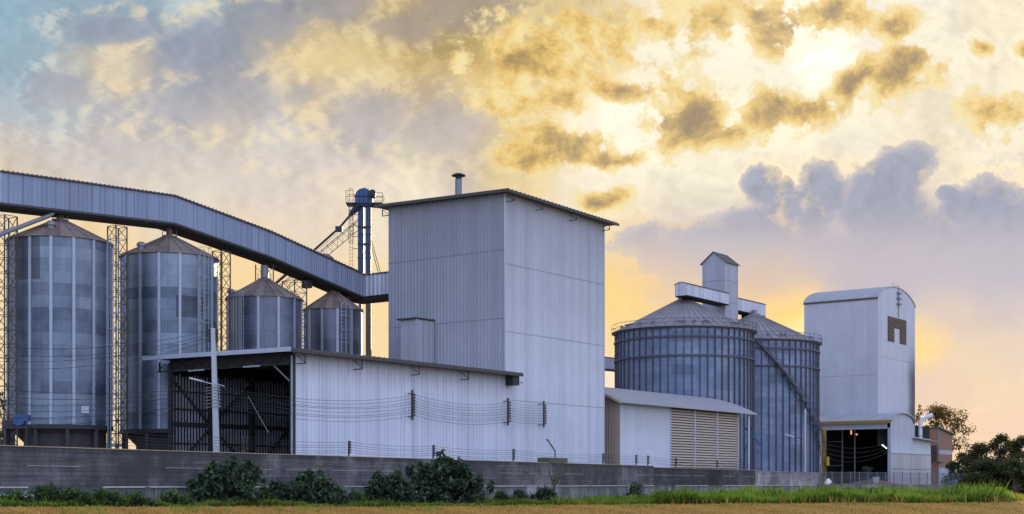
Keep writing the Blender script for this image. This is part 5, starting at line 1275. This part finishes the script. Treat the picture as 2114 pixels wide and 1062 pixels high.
bush('low dark bush just left of the broad rounded bush', 545, 606, 998, 95, .5, .3, 5)
bush('broad rounded dark bush below the left half of the shed wall', 596, 720, 976, 97, .45, .34, 9)
bush('dark bush touching the biggest bush on its left', 742, 862, 980, 104, .5, .34, 9)
bush('biggest bush reaching above the wall top', 848, 1004, 937, 110, .42, .42, 11)
for (x0, x1, yt, dd, lab) in ((62, 140, 1008, 73, 'low weedy shrub just right of the white rings'), (128, 196, 1016, 73, 'low broad-leaved weed right of the weedy shrub'), (196, 262, 1019, 74, 'leafy weed with drooping leaves before the stained wall base'), (255, 330, 1026, 76, 'smallest weed left of the pole bush'), (330, 396, 1024, 80, 'sprawling weed at foot of the pole bush'), (520, 560, 1012, 92, 'thin weed right of the pole bush'), (1018, 1050, 1022, 120, 'small weed right of the biggest bush'), (716, 752, 1020, 101, 'low weed between the broad bush and the bush beside the biggest one'), (8, 60, 1026, 71, 'low weeds growing over the white rings')):
    bush(lab, x0, x1, yt, dd, .45, .22, 6, 'shrub_leaf', 'shrub', 'low weeds at the wall foot')
bush('dark leafy creeper hump left of the bare sapling', 1058, 1086, 1014, 126, .5, .24, 3, 'bush_leaf', 'shrub', 'creepers on the retaining base', .5)
bush('dark creeper mound at the foot of the bare sapling', 1100, 1146, 1008, 128, .6, .24, 4, 'bush_leaf', 'shrub', 'creepers on the retaining base', .5)
bush('narrow upright dark creeper on the wall below the white annex', 1298, 1326, 994, 150, .6, .26, 3, 'bush_leaf', 'shrub', 'creepers on the retaining base', .4)
x0, y0, _ = WP(1144, 133.3, 0)
t = thing('sapling', 'bare branched sapling leaning against the wall', 'sapling', (x0, y0, 0), WORLD, rot=0.)
k = MB(); stem_mesh(k, (0, 0, 0), (0, 0, 1.6), .18, .11, .05)
for (dx, z) in ((-.5, 3.0), (.35, 3.4), (.9, 3.75), (-.05, 2.7), (1.15, 3.1)): stem_mesh(k, (0, 0, 1.4+.1*dx), (dx, -.1, z), .10, .05, .06)
k.build('branch', M['bark'], t)

def tree(label, px, ytop, ybase, d, wpx, mat_, per=60, size=.5, nclump=16, trunk=.25, low=.25, group='trees on the right', name='tree', gz=None, shell=.35):
    X, Y, _ = WP(px, d, 0); zb = 0. if gz is None else gz; h = WP(0, d, ytop)[2]-zb; w = wpx*d/2873
    t = thing(name, label, 'tree', (X, Y, zb), WORLD, group, rot=0.)
    k = MB(); top = stem_mesh(k, (0, 0, -.2), (rng.normal()*.2, 0, h*.62), trunk, trunk*.5, .15, 8)[-1]; k.build('trunk', M['bark'], t)
    cl = []; lim = MB()
    for i in range(nclump):
        f = rng.random(); z = h*(low+(1-low)*(i+.5)/nclump); q = (z/h-low)/(1-low); env = math.sin(math.pi*min(1, .18+.80*q))**.7
        x = rng.uniform(-.5, .5)*w*env; y = rng.uniform(-.35, .35)*w*env; r = w*rng.uniform(.13, .22)
        cl.append((x, y, min(z, h-r*.6), r, r, r*rng.uniform(.6, .85)))
        stem_mesh(lim, (0, 0, min(h*.6, z*.55)), (x, y, z-r*.2), trunk*.35, .04, .12, 5)
    lim.build('limb', M['bark'], t)
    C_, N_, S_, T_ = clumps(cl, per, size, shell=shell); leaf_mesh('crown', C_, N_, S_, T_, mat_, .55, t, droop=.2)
    return t
tree('golden backlit tree rising behind the reddish brown building', 1940, 838, 1000, 330, 100, 'gold_leaf', 48, .55, 30, .35, .45, gz=0., shell=.25)
tree('golden tree top close against the tall barrel roofed building', 1893, 836, 1000, 335, 36, 'gold_leaf', 55, .55, 12, .3, .55, gz=0., shell=.25)
G_ = 'dense dark grove on the right'
for (px, yt, d_, w_, lab, m_) in ((1970, 952, 262, 40, 'low olive tree touching the reddish brown building', 'shrub_leaf'), (1992, 934, 262, 46, 'lowest dark tree just right of the reddish brown building', 'grove_leaf'), (2026, 916, 250, 64, 'rounded dark tree left of the feathery tallest tree', 'grove_leaf'), (2064, 896, 246, 62, 'tallest tree of the dark grove with feathery top', 'grove_leaf'),
        (2086, 908, 252, 52, 'dark tree between the tallest grove tree and the photo edge', 'grove_leaf'), (2116, 900, 240, 62, 'dark tree cut by the right photo edge', 'grove_leaf'), (2046, 948, 232, 74, 'low spreading dark tree before the grove', 'grove_leaf'), (2094, 950, 228, 70, 'low dark tree at the grove corner', 'grove_leaf')):
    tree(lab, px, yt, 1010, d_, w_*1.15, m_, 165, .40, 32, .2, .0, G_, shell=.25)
t = tree('bare twiggy tree before the pale sky left of the dark grove', 1988, 912, 1000, 285, 50, 'gold_leaf', 2.2, .3, 22, .16, .3, 'trees on the right')
tree('dark green tree behind the lattice tower at left edge', 6, 806, 1000, 205, 46, 'grove_leaf', 150, .5, 14, .25, .1, 'trees on the left')
t = tree('small clipped round tree on a thin stem by the loading bay', 1790, 963, 1004, 238, 30, 'topiary_leaf', 330, .22, 12, .09, .58, None, 'clipped_tree', gz=YARD)
# background scrub on the low ground behind the trees
C_, N_, S_, T_ = clumps([(SITE.w(0, 0)[0]+rng.uniform(85, 330), rng.uniform(300, 420), rng.uniform(1., 4.), rng.uniform(4, 9), 3, rng.uniform(2, 4.5)) for i in range(60)], 14, 1.0)
o = leaf_mesh('scrub', C_, N_, S_, T_, 'grove_leaf', .6); tag(o, 'dark far-off scrub behind the grove on the right', 'scrub', kind='stuff')

# grass
def blades(name, label, n, sampler, mat_, kind='stuff'):
    P, H, T = sampler(n); n = len(P)
    ang = rng.random(n)*6.283; w = (.014+.028*rng.random(n))*(.6+H*.9)
    s = np.stack([np.cos(ang)*w, np.sin(ang)*w, np.zeros(n)], 1)
    bend = rng.normal(size=(n, 2))*.28*H[:, None]
    m = P+np.concatenate([bend*.35, (H*.6)[:, None]], 1); e = P+np.concatenate([bend, H[:, None]], 1)
    V_ = np.stack([P-s, P+s, m+s*.8, e, m-s*.8], 1).reshape(-1, 3)
    me = bpy.data.meshes.new(name); me.vertices.add(5*n); me.vertices.foreach_set('co', V_.ravel().astype(np.float32))
    me.loops.add(5*n); me.loops.foreach_set('vertex_index', np.arange(5*n, dtype=np.int32))
    me.polygons.add(n); me.polygons.foreach_set('loop_start', np.arange(0, 5*n, 5, dtype=np.int32)); me.polygons.foreach_set('loop_total', np.full(n, 5, dtype=np.int32))
    me.update(calc_edges=True); at = me.attributes.new('tint', 'FLOAT', 'POINT')
    tv = np.stack([T*.10, T*.10, T*.55, np.clip(T*1.5, 0, 1), T*.55], 1).ravel(); at.data.foreach_set('value', tv.astype(np.float32))  # shaded foot and backlit tip of each blade painted into the tint
    me.materials.append(M[mat_]); o = bpy.data.objects.new(name, me); COL.objects.link(o); tag(o, label, 'grass', kind=kind); return o
gz_v = np.vectorize(ground_z)
def wall_d(px): return 1/(1/75-(1/75-1/158)*px/1340)
def lowf(px, ph=0.): return np.sin(px*.021+ph)+.6*np.sin(px*.057+1.3+ph)+.5*np.sin(px*.131+.4+ph)
def green(n):
    px = rng.uniform(-60, 2130, n); px = np.where(rng.random(n) < .35, rng.uniform(1330, 2120, n), px)
    df = np.interp(px, [-60, 0, 300, 700, 1050, 1340, 1690, 2060, 2130], [66, 67.5, 76, 94, 107, 113, 121, 124, 150])+lowf(px, 2)*.8
    db = np.interp(px, [-60, 0], [72.7, 74.6]); db = np.where(px < 1700, np.array([wall_d(min(1698., q)) for q in px])-.35, 214.)
    db = np.minimum(db, df+np.interp(px, [0, 1200, 1500], [60, 60, 55]))
    f = rng.random(n)**1.7; d_ = df+(db-df)*f
    x = (px-1057)*d_/2873
    h = np.interp(px, [-60, 350, 900, 1200, 1380, 1650, 1780, 2060, 2110], [.60, .50, .42, .44, .95, 1.15, 1.08, 1.25, .5])
    h = h*(.72+.22*np.sin(px*.017+d_*.13)+.10*lowf(px*1.9, d_.mean()))*(.55+.75*rng.random(n))*np.where(rng.random(n) < .03, 1.5, 1.)
    h = np.maximum(h, .12)
    tt = np.clip(.42+.20*lowf(px, .7)*.5+.18*rng.normal(size=n)+np.interp(px, [0, 1300, 1500, 2114], [-.12, -.05, .18, .26]), .03, 1)
    return np.stack([x, d_, gz_v(x, d_)-.03], 1), h, tt
blades('grass', 'tall green grass growing along the foot of the wall', 120000, green, 'grass_blade')
def dry(n):
    px = rng.uniform(-60, 2180, n); d0 = 58.
    df = np.interp(px, [-60, 0, 300, 700, 1050, 1340, 1690, 2060, 2180], [66, 67.5, 76, 94, 107, 113, 121, 124, 200])-.4
    d_ = d0+(df-d0)*rng.random(n)**.8; x = (px-1057)*d_/2873
    h = (.07+.12*rng.random(n)); tt = np.clip(.5+.22*lowf(px*1.7+d_*9, 1.1)*.6+.2*rng.normal(size=n), 0, 1)
    return np.stack([x, d_, gz_v(x, d_)-.01], 1), h, tt
blades('stubble', 'dry yellow stubble covering the near field', 70000, dry, 'dry_blade')
def tufts(n):
    px = rng.uniform(-60, 2180, n); px = px[(lowf(px*1.3, 3.3) > .2)]; n = len(px)
    df = np.interp(px, [-60, 0, 300, 700, 1050, 1340, 1690, 2060, 2180], [66, 67.5, 76, 94, 107, 113, 121, 124, 200])
    d_ = df-rng.random(n)**2*14; x = (px-1057)*d_/2873
    return np.stack([x, d_, gz_v(x, d_)-.01], 1), .10+.14*rng.random(n), np.clip(.6+.25*rng.normal(size=n), 0, 1)
blades('grass', 'short green grass patches at the field edge', 16000, tufts, 'grass_blade')

def wisps(n):
    px = rng.uniform(960, 2110, n); df = np.interp(px, [900, 1340, 1690, 2060, 2130], [103, 114, 123, 127, 150]); d_ = df+rng.random(n)**1.5*26
    d_ = np.minimum(d_, np.where(px < 1690, np.array([wall_d(min(1690., q)) for q in px])-.5, 200.)); x = (px-1057)*d_/2873
    h = np.interp(px, [960, 1300, 1450, 1800, 2060, 2110], [.7, .8, 1.5, 1.6, 2.0, .8])*(.45+.6*rng.random(n)**2)*(.6+.5*np.clip(lowf(px*1.5, 1.9), -.6, 1.2))
    return np.stack([x, d_, gz_v(x, d_)-.02], 1), np.maximum(h, .2), np.clip(.5+.25*rng.normal(size=n), .05, 1)
blades('weeds', 'taller wispy weeds standing out of the green grass', 5200, wisps, 'grass_blade')
def dead(n):
    px = rng.uniform(-40, 2110, n); df = np.interp(px, [-60, 0, 300, 700, 1050, 1340, 1690, 2060, 2130], [66, 67.5, 76, 94, 107, 113, 121, 124, 150]); d_ = df+rng.random(n)*9-1.5
    x = (px-1057)*d_/2873; h = np.interp(px, [0, 1200, 1450, 2060], [.35, .35, .8, 1.0])*(.4+.6*rng.random(n))
    return np.stack([x, d_, gz_v(x, d_)-.02], 1), h, np.clip(.45+.3*rng.normal(size=n), 0, 1)
blades('dead_grass', 'straw coloured dead stems mixed into the grass verge', 3500, dead, 'dry_blade')
